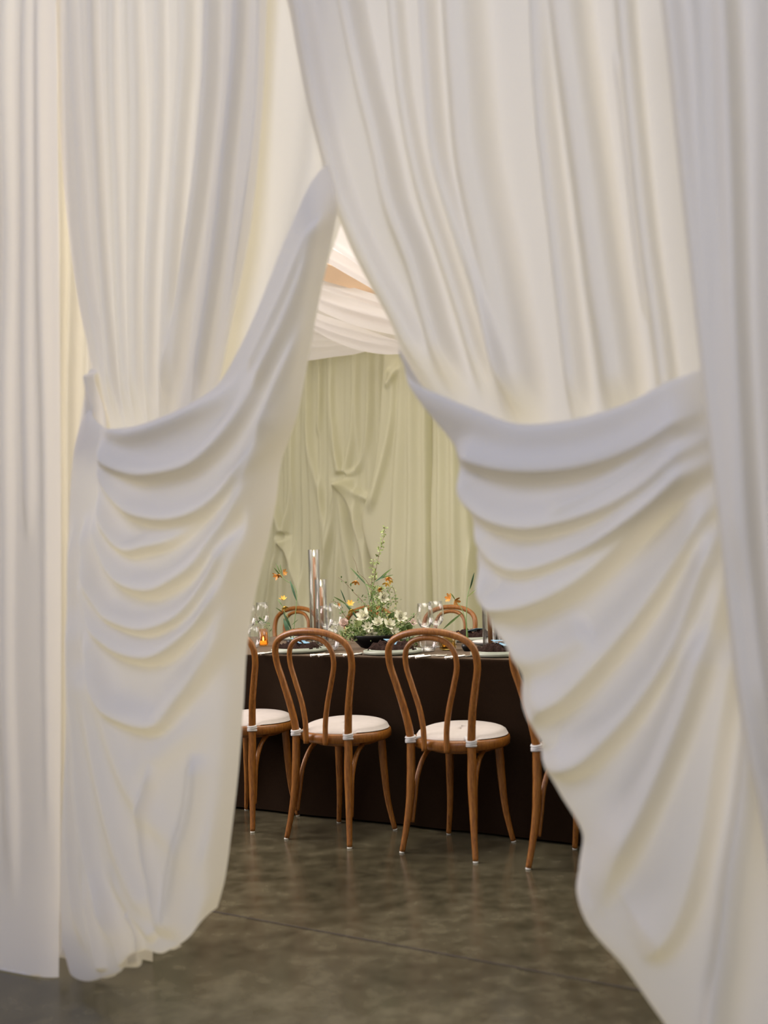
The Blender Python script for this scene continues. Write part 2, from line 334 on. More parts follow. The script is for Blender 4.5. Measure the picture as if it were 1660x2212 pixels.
csheet('lowest white ceiling swag with a curved hem hanging over the back wall curtain', 2.55,
   [(250, 580), (560, 640), (760, 660), (1000, 700)], [(250, 715), (560, 775), (655, 778), (720, 770), (775, 762), (860, 735), (1000, 700)], [(250, 580), (250, 715)], [(1000, 700), (1000, 702)],
   [([(600, 735), (680, 722), (760, 730), (860, 735)], .05, .05, .03), ([(600, 755), (700, 752), (790, 742)], .03, .03, .02)], 240, 60, M['drape_ceiling'], off=lean(.12))
csheet('broad white ceiling swag sloping down to the right, overlapping the lowest one', 2.25,
   [(250, 540), (560, 600), (660, 665), (760, 700), (880, 740), (1000, 755)], [(250, 565), (560, 625), (660, 700), (740, 745), (825, 765), (900, 760), (1000, 740)], [(250, 540), (250, 565)], [(1000, 755), (1000, 740)],
   [([(600, 660), (680, 700), (780, 735), (880, 752)], .06, .05, .03), ([(600, 640), (700, 692), (800, 722), (900, 745)], .04, .03, .02)], 240, 60, M['drape_ceiling'])
csheet('white ceiling swag with fine pleats, third up from its bottom hem', 2.0,
   [(250, 500), (560, 560), (660, 590), (760, 620), (860, 650), (1000, 690)], [(250, 530), (560, 590), (660, 655), (760, 700), (860, 725), (1000, 745)], [(250, 500), (250, 530)], [(1000, 690), (1000, 745)],
   [([(620, 610), (720, 655), (840, 690), (960, 715)], .06, .06, .03), ([(600, 590), (720, 622), (840, 660), (960, 690)], .04, .03, .02)], 240, 60, M['drape_ceiling'])
csheet('narrow white ceiling swag crossing just below the pale orange lit patch', 1.6,
   [(250, 420), (560, 480), (690, 525), (760, 560), (860, 620), (1000, 700)], [(250, 460), (560, 520), (690, 560), (760, 598), (860, 655), (1000, 730)], [(250, 420), (250, 460)], [(1000, 700), (1000, 730)],
   [([(600, 515), (720, 560), (840, 630), (940, 685)], .05, .04, .03)], 240, 40, M['drape_ceiling'])
csheet('smooth white ceiling cloth hanging highest, between the two entrance curtains', 1.2,
   [(250, 140), (520, 200), (760, 250), (1000, 300)], [(250, 380), (560, 440), (700, 520), (800, 590), (1000, 720)], [(250, 140), (250, 380)], [(1000, 300), (1000, 720)],
   [([(650, 470), (740, 535), (840, 600)], .04, .05, .03), ([(720, 400), (780, 470), (840, 540)], .03, .05, .05)], 120, 120, M['drape_ceiling'])
bar0, bar1 = at(520, 525, 7.4), at(960, 650, 7.4)
tag(mk('lit_patch_bar', *tube([bar0, bar1], 0.09, seg=4), M['wood_and_lit_patch'], smooth=False), kind='structure')  # pale orange bar standing in for a warm lit patch among the swags

# ---- entrance curtains (plane n = -1.9)
ND = -1.9
# left outer panel
o = sheet('entrance_curtain', ND-.03, [(-360, -225), (-90, -220), (0, -215), (119, -210)], [(-360, 2185), (-90, 2150), (0, 2137), (60, 2120), (127, 2112)], [(-360, -225), (-360, 2185)], [(119, -210), (121, 0), (126, 400), (129, 700), (132, 1200), (131, 1700), (127, 2112)],
   [([(20, -200), (18, 800), (20, 1500), (30, 2000)], .022, .02, .03), ([(60, -200), (55, 600), (62, 1200)], .02, .02, .015), ([(85, -200), (88, 500), (98, 1000), (105, 1900)], .02, .02, .02),
    ([(112, -200), (114, 500), (116, 1000), (112, 2050)], .022, .03, .012), ([(-40, -200), (-40, 2050)], .025, .04, .03), ([(-130, -200), (-130, 2050)], .025, .04, .03), ([(-230, -200), (-240, 2050)], .03, .05, .03)], 320, 260, M['drape'], edge=(0, .03), wob=.006)
tag(o, 'plain white curtain hanging straight to the floor at the far left', 'curtain')
# left back sliver
o = sheet('entrance_curtain', ND+.22, [(80, -220), (160, -215), (330, -210)], [(80, 2080), (150, 2085), (330, 2080)], [(80, -220), (80, 2080)], [(330, -210), (330, 2080)],
   [([(136, -200), (136, 2050)], .02, .012, .012), ([(165, -200), (160, 2050)], .03, .02, .02), ([(215, -200), (205, 2050)], .04, .03, .03)], 120, 120, M['drape'])
tag(o, 'narrow warm-lit curtain strip between the far left curtain and the swagged one', 'curtain')

lc = empty('swagged_curtain', T(*sn(onz(300, 2080, 0))), 0, 'large white swagged curtain left of the opening, puddling on the floor', 'curtain')
def under(par, o): o.parent = par; o.matrix_parent_inverse = Matrix.Translation(Vector(par.location)).inverted(); return o
# upper folds of the left curtain
LU = sheet('upper_folds', ND+.02, [(112, -220), (350, -215), (585, -210)], [(235, 960), (330, 975), (450, 960)], [(112, -220), (122, 0), (132, 300), (150, 500), (172, 650), (202, 790), (235, 960)], [(585, -210), (577, 0), (566, 250), (540, 500), (500, 700), (470, 850), (450, 960)],
   [([(150, -200), (155, 0), (172, 300), (190, 600), (225, 800), (245, 950)], .022, .02, .014), ([(195, -200), (205, 0), (215, 250), (225, 500), (250, 800), (268, 950)], .03, .012, .022),
    ([(245, -200), (250, 200), (260, 500), (275, 800), (285, 950)], .022, .016, .02), ([(290, -200), (300, 200), (300, 500), (305, 800), (308, 950)], .032, .02, .03),
    ([(350, -200), (345, 200), (335, 500), (330, 800), (330, 950)], .03, .02, .014), ([(415, -200), (410, 100), (395, 300), (382, 600), (370, 850), (360, 950)], .04, .02, .03),
    ([(470, -200), (460, 150), (440, 380), (425, 500), (400, 700), (372, 900)], .045, .022, .018), ([(525, -200), (518, 100), (495, 350), (480, 500), (460, 650), (420, 900)], .038, .018, .016),
    ([(560, -200), (555, 100), (548, 250), (525, 450), (490, 680), (455, 900)], .035, .016, .010)], 420, 360, M['drape'], edge=(.04, .03), depth=0.95, ex=3.0)
under(lc, LU)
LB = sheet('inner_layer', ND+.12, [(490, -220), (640, -215), (800, -210)], [(380, 1000), (470, 960), (560, 900)], [(490, -220), (490, 300), (440, 700), (380, 1000)], [(800, -210), (770, 100), (745, 300), (748, 430), (712, 560), (640, 760), (560, 900)],
   [([(610, -200), (600, 200), (560, 500), (500, 800)], .015, .05, .05), ([(700, -200), (690, 300), (640, 540), (560, 760)], .02, .05, .04), ([(735, 200), (715, 420), (670, 600), (590, 800)], .02, .02, .02)], 160, 220, M['drape'])
under(lc, LB)
# the swag
Lr = [
 ([(216, 900), (268, 936), (319, 933), (383, 913), (447, 884), (510, 846), (560, 780)], .040, .02, .032, (.15, .4)),
 ([(218, 925), (255, 998), (319, 1025), (383, 1022), (447, 1004), (498, 960), (545, 890), (610, 740), (670, 580)], .055, .035, .018, (.12, .5)),
 ([(214, 947), (249, 1042), (300, 1100), (357, 1119), (415, 1119), (472, 1100), (523, 1049), (560, 990), (620, 830), (680, 650)], .055, .035, .018, (.12, .5)),
 ([(218, 1020), (240, 1100), (270, 1165), (300, 1187), (345, 1180), (400, 1165), (460, 1120), (510, 1060)], .045, .03, .016, (.2, .5)),
 ([(214, 1080), (250, 1205), (290, 1255), (357, 1272), (408, 1253), (459, 1215), (498, 1157), (549, 1068), (590, 960)], .055, .035, .018),
 ([(192, 1100), (215, 1240), (250, 1318), (287, 1342), (345, 1355), (408, 1336), (447, 1304), (490, 1240), (540, 1130)], .052, .035, .016),
 ([(188, 1200), (222, 1340), (268, 1390), (319, 1411), (370, 1412), (421, 1381), (472, 1330), (515, 1250), (556, 1140)], .055, .035, .018),
 ([(195, 1330), (225, 1440), (260, 1520), (306, 1550), (370, 1559), (412, 1510), (450, 1455), (490, 1380), (530, 1260)], .05, .045, .02),
 ([(290, 1695), (357, 1636), (415, 1588), (440, 1559), (450, 1480)], .020, .04, .035, (.4, .4)),
 ([(205, 1400), (240, 1520), (300, 1680), (357, 1776), (410, 1850), (440, 1900)], .026, .04, .03, (.2, .4)),
 ([(196, 1420), (217, 1566), (255, 1725), (300, 1885), (350, 2000)], .034, .035, .03),
 ([(176, 1300), (185, 1600), (204, 1800), (240, 1960), (275, 2050)], .04, .03, .02),
 ([(162, 1100), (166, 1500), (162, 1800), (180, 2000), (200, 2070)], .03, .02, .02),
 ([(560, 1000), (540, 1247), (512, 1502), (480, 1757), (430, 1930)], .022, .04, .03),
 ([(640, 850), (600, 1000), (572, 1150), (545, 1300), (530, 1420)], .02, .012, .012), ([(600, 880), (560, 1060), (540, 1250)], .02, .016, .012),
 ([(702, 430), (640, 650), (570, 850)], .022, .012, .010), ([(712, 440), (660, 660), (600, 860), (575, 960)], .022, .010, .010), ([(722, 450), (690, 600), (652, 780), (620, 900), (600, 1000)], .022, .010, .012), ([(684, 470), (620, 640), (545, 810)], .022, .014, .010),
 ([(355, 1640), (330, 1800), (352, 1950), (358, 2030)], .03, .02, .012),
 ([(440, 1620), (420, 1760), (385, 1900), (372, 2035)], .035, .03, .02),
 ([(250, 1850), (300, 1960), (345, 2030)], .022, .03, .02, (.4, .1)), ([(185, 1820), (208, 2000), (222, 2100)], .025, .018, .014, (.5, .05)), ([(222, 1860), (258, 2000), (270, 2090)], .025, .018, .014, (.5, .05)), ([(290, 1960), (305, 2010), (300, 2070)], .02, .010, .010),
]
LS = sheet('swag', ND-.05,
   [(206, 868), (225, 905), (268, 930), (319, 927), (383, 907), (447, 876), (506, 832), (552, 752), (600, 645), (648, 525), (675, 462), (700, 395), (716, 350)],
   [(158, 2060), (180, 2095), (215, 2108), (255, 2098), (290, 2085), (312, 2050), (345, 2038), (372, 2045), (388, 2043), (440, 2010), (470, 1960)],
   [(206, 868), (190, 880), (165, 960), (155, 1150), (155, 1500), (142, 1800), (143, 1990), (158, 2060)],
   [(716, 350), (732, 425), (715, 530), (690, 650), (664, 790), (642, 900), (608, 1000), (596, 1090), (577, 1180), (551, 1290), (534, 1400), (526, 1530), (514, 1680), (500, 1800), (486, 1900), (470, 1960)],
   Lr, 360, 900, M['drape'], bulge=.04, depth=0.85, edge=(.05, .06))
under(lc, LS)
kn = sheet('tie_knot', ND-.0, [(192, 800), (200, 795), (212, 800)], [(165, 960), (200, 980), (235, 960)], [(192, 800), (188, 830), (178, 880), (165, 960)], [(212, 800), (218, 850), (228, 900), (235, 960)], [([(203, 800), (195, 950)], .03, .015, .015), ([(208, 800), (215, 950)], .03, .012, .012)], 40, 60, M['drape'])
under(lc, kn)
hm = sheet('puddled_hem', ND+.04, [(120, 1940), (200, 1950), (330, 1960)], [(118, 2072), (140, 2068), (158, 2090), (172, 2100), (190, 2092), (214, 2112), (246, 2109), (262, 2092), (300, 2088), (310, 2056), (350, 2046), (372, 2052), (392, 2044)], [(120, 1940), (118, 2072)], [(330, 1960), (392, 2044)], [([(130, 1960), (150, 2030), (140, 2070)], .03, .015, .015), ([(170, 1960), (200, 2040), (190, 2080)], .03, .015, .015), ([(240, 1960), (250, 2080)], .03, .02, .02), ([(275, 2000), (290, 2085)], .03, .010, .008), ([(212, 2000), (214, 2105)], .03, .008, .008), ([(360, 2000), (372, 2050)], .03, .010, .008)], 160, 70, M['drape'])
under(lc, hm)

# right curtain
rc = empty('swagged_curtain', T(1.9, ND), 0, 'large white swagged curtain right of the opening, swept up to the right', 'curtain')
RU = sheet('upper_folds', ND+.02, [(545, -240), (1000, -230), (1500, -220)], [(1075, 1010), (1250, 1000), (1560, 960)],
   [(545, -240), (620, 0), (641, 110), (665, 230), (691, 330), (721, 440), (760, 540), (802, 620), (845, 700), (872, 770), (918, 840), (990, 920), (1075, 1010)],
   [(1500, -220), (1500, 0), (1515, 400), (1545, 800), (1560, 960)],
   [([(600, -200), (652, 20), (690, 230), (738, 420), (800, 570), (870, 700), (960, 850)], .035, .03, .030),
    ([(735, -200), (768, 0), (800, 160), (840, 319), (868, 447), (915, 575), (960, 734), (1010, 870)], .060, .022, .034),
    ([(842, -200), (858, 0), (880, 200), (920, 400), (970, 560), (1020, 720), (1065, 880)], .030, .016, .020),
    ([(915, -200), (925, 0), (940, 192), (958, 351), (1003, 511), (1045, 639), (1100, 798), (1140, 920)], .045, .024, .014),
    ([(1000, -200), (1008, 0), (1025, 192), (1042, 365), (1090, 600), (1140, 850), (1160, 950)], .070, .042, .050),
    ([(1165, -200), (1168, 0), (1180, 255), (1208, 511), (1240, 766), (1265, 950)], .045, .030, .018),
    ([(1230, -200), (1240, 0), (1262, 192), (1290, 400), (1318, 600), (1350, 798), (1368, 950)], .070, .034, .046),
    ([(1350, -200), (1358, 0), (1378, 255), (1405, 511), (1445, 798), (1455, 950)], .040, .016, .022),
    ([(1330, 100), (1352, 300), (1375, 520), (1400, 700)], .018, .006, .006)], 560, 380, M['drape'], edge=(.05, 0), depth=1.0, ex=3.2)
under(rc, RU)
Rr = [
 ([(868, 772), (918, 835), (1005, 880), (1077, 909), (1135, 930), (1197, 932), (1270, 920), (1366, 890), (1438, 852), (1530, 800)], .045, .02, .06),
 ([(985, 960), (1020, 990), (1077, 1010), (1149, 1020), (1246, 1015), (1342, 990), (1438, 942), (1535, 870)], .052, .04, .018),
 ([(990, 990), (1010, 1065), (1077, 1119), (1149, 1140), (1221, 1132), (1318, 1100), (1414, 1047), (1486, 984), (1550, 920)], .06, .045, .018),
 ([(1200, 1110), (1294, 1066), (1414, 989), (1520, 905)], .02, .02, .015),
 ([(1020, 1110), (1060, 1185), (1115, 1225), (1173, 1225), (1246, 1200), (1330, 1160), (1440, 1085), (1540, 980)], .045, .04, .016),
 ([(1030, 1210), (1067, 1302), (1130, 1312), (1197, 1293), (1270, 1254), (1342, 1192), (1414, 1119), (1500, 1040), (1560, 960)], .06, .045, .018),
 ([(1060, 1310), (1100, 1400), (1150, 1425), (1230, 1400), (1300, 1350)], .03, .04, .03),
 ([(1135, 1530), (1160, 1548), (1191, 1528), (1239, 1503), (1318, 1423), (1380, 1350), (1438, 1269), (1501, 1172), (1575, 1040)], .058, .05, .018),
 ([(1170, 1620), (1185, 1645), (1223, 1656), (1278, 1637), (1338, 1583), (1378, 1539), (1421, 1480), (1470, 1400), (1530, 1250), (1590, 1080)], .055, .045, .018),
 ([(1262, 1938), (1290, 1954), (1330, 1887), (1370, 1817), (1413, 1738), (1457, 1639), (1497, 1539), (1535, 1420), (1570, 1280), (1605, 1120)], .065, .05, .022, (.25, .12)),
 ([(1380, 2060), (1440, 2030), (1490, 1950), (1530, 1800), (1560, 1600), (1600, 1350)], .045, .08, .02),
 ([(1535, 2380), (1552, 2195), (1577, 2036), (1596, 1877), (1620, 1718), (1632, 1599), (1650, 1400)], .05, .02, .035),
]
RS = sheet('swag', ND-.07,
   [(862, 752), (918, 825), (1005, 869), (1077, 898), (1135, 919), (1197, 919), (1270, 907), (1366, 878), (1438, 840), (1540, 790)],
   [(1570, 2420), (1620, 2440), (1760, 2450)],
   [(862, 752), (915, 838), (975, 925), (1000, 1010), (1014, 1080), (1036, 1150), (1032, 1200), (1042, 1250), (1062, 1310), (1100, 1370), (1128, 1440), (1130, 1515), (1148, 1552), (1170, 1590), (1173, 1630), (1202, 1685), (1258, 1785), (1252, 1870), (1247, 1925), (1270, 1985), (1340, 2062), (1400, 2145), (1447, 2212), (1510, 2320), (1570, 2420)],
   [(1540, 790), (1600, 1150), (1660, 1600), (1710, 2000), (1760, 2450)],
   Rr, 420, 950, M['drape'], bulge=.03, depth=0.95, edge=(.04, .02))
under(rc, RS)
# right front panel
o = sheet('entrance_curtain', ND-.24, [(1388, -220), (1600, -215), (2000, -210)], [(1780, 2450), (1850, 2450), (2000, 2460)],
   [(1388, -220), (1427, 0), (1470, 400), (1515, 800), (1550, 1100), (1592, 1500), (1640, 1750), (1700, 2100), (1780, 2450)], [(2000, -210), (2000, 2460)],
   [([(1415, -200), (1450, 0), (1490, 400), (1530, 800), (1570, 1150), (1615, 1500), (1690, 1900)], .035, .02, .02), ([(1500, -200), (1520, 0), (1535, 400), (1565, 800), (1620, 1300)], .02, .02, .02),
    ([(1560, -200), (1575, 0), (1592, 400), (1608, 800), (1640, 1300), (1690, 1700)], .05, .014, .03), ([(1680, -200), (1690, 800), (1750, 1700)], .04, .03, .03)], 260, 300, M['drape'], edge=(.04, 0))
tag(o, 'plain white curtain hanging nearest, along the right edge of the opening', 'curtain')

# ------------------------------------------------------------------ table
ZT = 0.745; TN0, TN1, TS0, TS1 = 0.11, 1.22, -1.7, 2.3
chairs = [(-.650, 5.335, -.565), (-.199, 5.002, -.610), (.289, 4.718, -.580), (.765, 4.401, -.640)]
tb = empty('dining_table', T((TS0+TS1)/2, (TN0+TN1)/2), TH, 'long dining table hidden under the brown cloth', 'table')
tl, tw = TS1-TS0, TN1-TN0
mk('tabletop', *box((0, 0, ZT-.026), tl-.02, tw-.02, .04), M['wood_and_lit_patch'], tb, False)
for x in (-1, 1):
    for y in (-1, 1): mk('leg', *tube([(x*(tl/2-.2), y*(tw/2-.12), 0), (x*(tl/2-.2), y*(tw/2-.12), ZT-.045)], .018), M['steel'], tb)
def tablecloth():
    pts = []; cx, cy = tl/2, tw/2; rc_ = .02
    def seg(p, q, n): 
        for k in range(n): pts.append((p[0]+(q[0]-p[0])*k/n, p[1]+(q[1]-p[1])*k/n))
    for (sx, sy, a0) in ((1, -1, -90), (1, 1, 0), (-1, 1, 90), (-1, -1, 180)):
        for k in range(7):
            a = R(a0+90*k/6); pts.append((sx*(cx-rc_)+rc_*math.cos(a), sy*(cy-rc_)+rc_*math.sin(a)))
        nx = {(1, -1): (cx, cy-rc_), (1, 1): (-cx+rc_, cy), (-1, 1): (-cx, -cy+rc_), (-1, -1): (cx-rc_, -cy)}[(sx, sy)]
        p = pts[-1]; n = 60 if sy == sx else 220
        n = 60 if (sx, sy) in ((1, -1), (-1, 1)) else 220
        q = pts.pop(); seg(q, nx, n)
    P = np.array(pts); d = np.roll(P, -1, 0)-np.roll(P, 1, 0); d /= np.linalg.norm(d, axis=1)[:, None]; nr = np.stack([d[:, 1], -d[:, 0]], 1)
    per = np.r_[0, np.cumsum(np.linalg.norm(np.diff(P, axis=0), axis=1))]
    cs = []
    for (x, y, a) in chairs:
        s, n = sn((x, y, 0)); cs.append(s-(TS0+TS1)/2)
    V = []; F = []; K = len(P)
    rows = [(-.03, ZT), (-.006, ZT), (-.001, ZT-.003), (.001, ZT-.008)]
    zs = np.linspace(ZT-.03, .012, 22)
    wav = .5*np.sin(per*4.1)+.35*np.sin(per*9.3+1)+.3*np.sin(per*17+2)
    for (o_, z) in rows:
        for i in range(K): V.append((P[i, 0]+nr[i, 0]*o_, P[i, 1]+nr[i, 1]*o_, z))
    for z in zs:
        dn = (ZT-z)/ZT
        for i in range(K):
            o_ = .002+.010*wav[i]*dn**1.3 + .006*dn
            if P[i, 1] < -cy+.01:
                for c in cs: o_ -= .045*math.exp(-((P[i, 0]-c)/.17)**2)*math.exp(-((z-.40)/.22)**2)
            V.append((P[i, 0]+nr[i, 0]*o_, P[i, 1]+nr[i, 1]*o_, z))
    nr_ = len(rows)+len(zs)
    for r in range(nr_-1):
        for i in range(K): F.append((r*K+i, (r+1)*K+i, (r+1)*K+(i+1) % K, r*K+(i+1) % K))
    F.append(tuple(range(K)))
    o = mk('tablecloth', V, F, M['brown_cloth']); o.location = tb.location; o.rotation_euler = tb.rotation_euler
    tag(o, 'dark brown tablecloth covering the long table and hanging to the floor', 'tablecloth')
tablecloth()

# ------------------------------------------------------------------ bentwood chair
def make_chair():
    t = empty('bentwood_chair', (0, 0, 0)); t['category'] = 'chair'; w = M['wood']
    SR, ZS = .198, .452
    # outer bow: upper arch down to the seat
    side = [(-.140, -.170, .44), (-.146, -.174, .50), (-.160, -.186, .58), (-.185, -.200, .68), (-.203, -.212, .755), (-.198, -.224, .82), (-.165, -.234, .858), (-.09, -.242, .884)]
    path = side + [(0, -.245, .892)] + [(-x, y, z) for x, y, z in side[::-1]]
    mk('outer_bow', *tube(path, [.0168, .0152, .0142, .0140, .0142, .0140, .0142, .0152, .0168], 12, 90), w, t)
    side = [(-.052, -.212, .414), (-.054, -.211, .50), (-.068, -.212, .58), (-.098, -.218, .68), (-.118, -.224, .755), (-.110, -.231, .815), (-.072, -.237, .853)]
    path = side + [(0, -.240, .867)] + [(-x, y, z) for x, y, z in side[::-1]]
    mk('inner_bow', *tube(path, [.0120, .0118, .0112, .0110, .0112, .0118, .0120], 10, 80), w, t)
    # seat frame: bent ring with rounded section
    prof = [(SR-.035, ZS-.040), (SR-.006, ZS-.040), (SR, ZS-.034), (SR+.002, ZS-.018), (SR, ZS-.004), (SR-.006, ZS), (SR-.03, ZS), (SR-.035, ZS-.003), (SR-.035, ZS-.040)]
    mk('seat_frame', *lathe(prof, 64), w, t)
    mk('seat_panel', *lathe([(0, ZS-.014), (SR-.036, ZS-.010), (SR-.036, ZS-.018), (0, ZS-.022)], 48), w, t)
    # under-seat hoop
    hoop = [(.128*math.cos(a), .128*math.sin(a)+.01, ZS-.052) for a in np.linspace(0, 2*math.pi, 48, endpoint=False)]
    mk('under_seat_hoop', *tube(hoop, .009, 8, closed=True), w, t)
    for sx in (-1, 1):
        # rear leg
        P = [(sx*.140, -.170, .452), (sx*.141, -.172, .38), (sx*.141, -.178, .30), (sx*.146, -.186, .20), (sx*.157, -.203, .09), (sx*.168, -.220, .006)]
        lg = mk('leg', *tube(P, [.0168, .0175, .0170, .0150, .0128, .0112], 12, 40), w, t)
        mk('foot_glide', *lathe([(0, .0), (.0105, 0), (.0105, .006), (0, .006)], 16, c=(sx*.1685, -.221, 0)), M['glide'], lg)
        # front leg
        P = [(sx*.118, .100, ZS-.038), (sx*.120, .102, .36), (sx*.124, .106, .26), (sx*.132, .113, .14), (sx*.144, .122, .06), (sx*.154, .130, .006)]
        lg = mk('leg', *tube(P, [.0175, .0175, .016, .0140, .0122, .0108], 12, 40), w, t)
        mk('foot_glide', *lathe([(0, .0), (.010, 0), (.010, .006), (0, .006)], 16, c=(sx*.1545, .1305, 0)), M['glide'], lg)
        # bent brace from low on the rear leg up to the seat ring by the front leg
        P = [(sx*.146, -.172, .115), (sx*.140, -.158, .20), (sx*.135, -.140, .29), (sx*.128, -.095, .365), (sx*.122, -.03, .402), (sx*.118, .045, .408), (sx*.116, .085, .400)]
        mk('brace', *tube(P, [.009, .0105, .0105, .010, .010], 10, 44), w, t)
    # cushion with ties
    V, F = [], []; nr_, ns = 22, 72
    for lay in (0, 1):
        for i in range(nr_+1):
            f = i/nr_
            for j in range(ns):
                a = 2*math.pi*j/ns; rr = (.190+.004*math.sin(3*a+1))*(1-.10*max(0, -math.sin(a))**3)*f
                th_ = (.021+.008*math.sin(a))*(1-f**10)**.5*(1+.06*math.sin(a*2+f*3))- (.010 if (math.sin(a) < -.6) else 0)*f**3
                z = ZS+.004+(th_+.005*(1-f**12) if lay else 0)
                V.append((rr*math.cos(a), rr*math.sin(a), z))
    for lay in (0, 1):
        b0 = lay*(nr_+1)*ns
        for i in range(nr_):
            for j in range(ns):
                q = (b0+i*ns+j, b0+i*ns+(j+1) % ns, b0+(i+1)*ns+(j+1) % ns, b0+(i+1)*ns+j)
                F.append(q[::-1] if lay else q)
    b1 = (nr_+1)*ns
    for j in range(ns): F.append((nr_*ns+j, nr_*ns+(j+1) % ns, b1+nr_*ns+(j+1) % ns, b1+nr_*ns+j))
    cu = mk('seat_cushion', V, F, M['cushion'], t); cu['label'] = 'ivory cotton seat cushion'
    for sx in (-1, 1):
        cx, cy = sx*.141, -.171; parts = []
        for k, z in enumerate((ZS+.006, ZS-.004, ZS-.013)):
            lp = [(cx+.0175*math.cos(a), cy+.0175*math.sin(a), z+.003*math.sin(a+k*1.3)) for a in np.linspace(0, 2*math.pi, 20, endpoint=False)]
            parts.append(tube(lp, .0058, 6, closed=True))
        parts.append(tube([(cx-sx*.012, cy+.012, ZS), (cx-sx*.03, cy+.022, ZS+.004), (cx-sx*.045, cy+.035, ZS+.012)], [.008, .006, .008], 6, 8))
        mk('tie', *merge(parts), M['tie'], cu)
    return t
ch0 = make_chair()
cl = ['bentwood chair with ivory cushion, half hidden behind the left swagged curtain', 'bentwood chair with ivory cushion, the complete one standing just right of the left curtain',
      'bentwood chair with ivory cushion, the complete one nearer the right curtain', 'bentwood chair mostly hidden behind the right swagged curtain, only its left legs showing']
near = []
for i, (x, y, a) in enumerate(chairs):
    c = ch0 if i == 0 else copy_tree(ch0)
    c.location = (x, y, 0); c.rotation_euler = (0, 0, a); c['group'] = 'chairs along the near side of the table'; c['label'] = cl[i]; near.append(c)
for px, lab, a in ((630, 'bentwood chair across the table behind the leftmost orange flower stem', -.24), (785, 'bentwood chair across the table behind the white flower arrangement', -.26), (958, 'bentwood chair across the table behind the two wine glasses at the right', -.25)):
    # back of the chair at room-frame n = 1.68
    d = ray(px, 1309); nb = 1.70; t_ = ((A0+nb*NV-O)@NV)/(d@NV); P = O+d*t_; s, n = sn(P)
    c = copy_tree(ch0); c.location = tuple(T(s, nb-.245)); c.location.z = 0; c.rotation_euler = (0, 0, TH+math.pi+a)
    c['label'] = lab; c['group'] = 'chairs along the far side of the table'

# ------------------------------------------------------------------ tableware
def tz(px, py, z=ZT): return onz(px, py, z)
def place(name, P, V, F, mat): 
    o = mk(name, V, F, mat); o.location = tuple(map(float, P)); return o
def plate_mesh(r, h, lip):
    return lathe([(0, .0), (r*.72, 0), (r*.76, .003), (r*.97, .005), (r, .009), (r, h), (r-.003, h+.0015), (r-.006, h), (r-.008, lip), (r-.016, lip-.003), (0, lip-.003)], 64)
def napkin_mesh(seed, L_=.21, Wd=.10):
    rg = np.random.default_rng(seed); nu, nv = 60, 34; ph = rg.uniform(0, 6, 10); V = []; F = []
    for lay in (0, 1):
        for j in range(nv):
            for i in range(nu):
                u, v = i/(nu-1)*2-1, j/(nv-1)*2-1
                e = max(0, (1-abs(u)**6)*(1-abs(v)**4))**.5
                hh = .026*e*(1+.25*math.sin(u*5+ph[0])+.22*math.sin(v*7+u*3+ph[1])) + (.005*math.sin(u*13+v*9+ph[2])+.0035*math.sin(u*21-v*17+ph[3])+.003*math.sin(v*23+u*8+ph[4]))*(.4+.6*e)
                x = u*L_/2*(1+.05*math.sin(v*6+ph[5])+.03*math.sin(v*19+ph[6])); y = v*Wd/2*(1+.10*math.sin(u*5+ph[7])+.04*math.sin(u*21+ph[8]))
                V.append((x, y, max(hh, .002)+.001 if lay else .0005))
    k = nu*nv
    for lay in (0, 1):
        for j in range(nv-1):
            for i in range(nu-1):
                q = (lay*k+j*nu+i, lay*k+j*nu+i+1, lay*k+(j+1)*nu+i+1, lay*k+(j+1)*nu+i); F.append(q if lay else q[::-1])
    bd = [i for i in range(nu)]+[j*nu+nu-1 for j in range(1, nv)]+[(nv-1)*nu+i for i in range(nu-2, -1, -1)]+[j*nu for j in range(nv-2, 0, -1)]
    for a, b_ in zip(bd, bd[1:]+bd[:1]): F.append((a, b_, k+b_, k+a))
    return V, F
def fringe(L_, Wd, seed, sx):
    rg = np.random.default_rng(seed); parts = []
    for k in range(14):
        v = rg.uniform(-1, 1); a = np.array([sx*L_/2*.96, v*Wd/2*.9, rg.uniform(.004, .018)]); d = np.array([sx*rg.uniform(.008, .02), rg.uniform(-.008, .008), rg.uniform(-.002, .010)])
        parts.append(tube([a, a+d*.6, a+d], [.0012, .0008, .0003], 4))
    return merge(parts)
pm_big, pm_small = plate_mesh(.135, .020, .012), plate_mesh(.108, .014, .009)
pl_me = {}
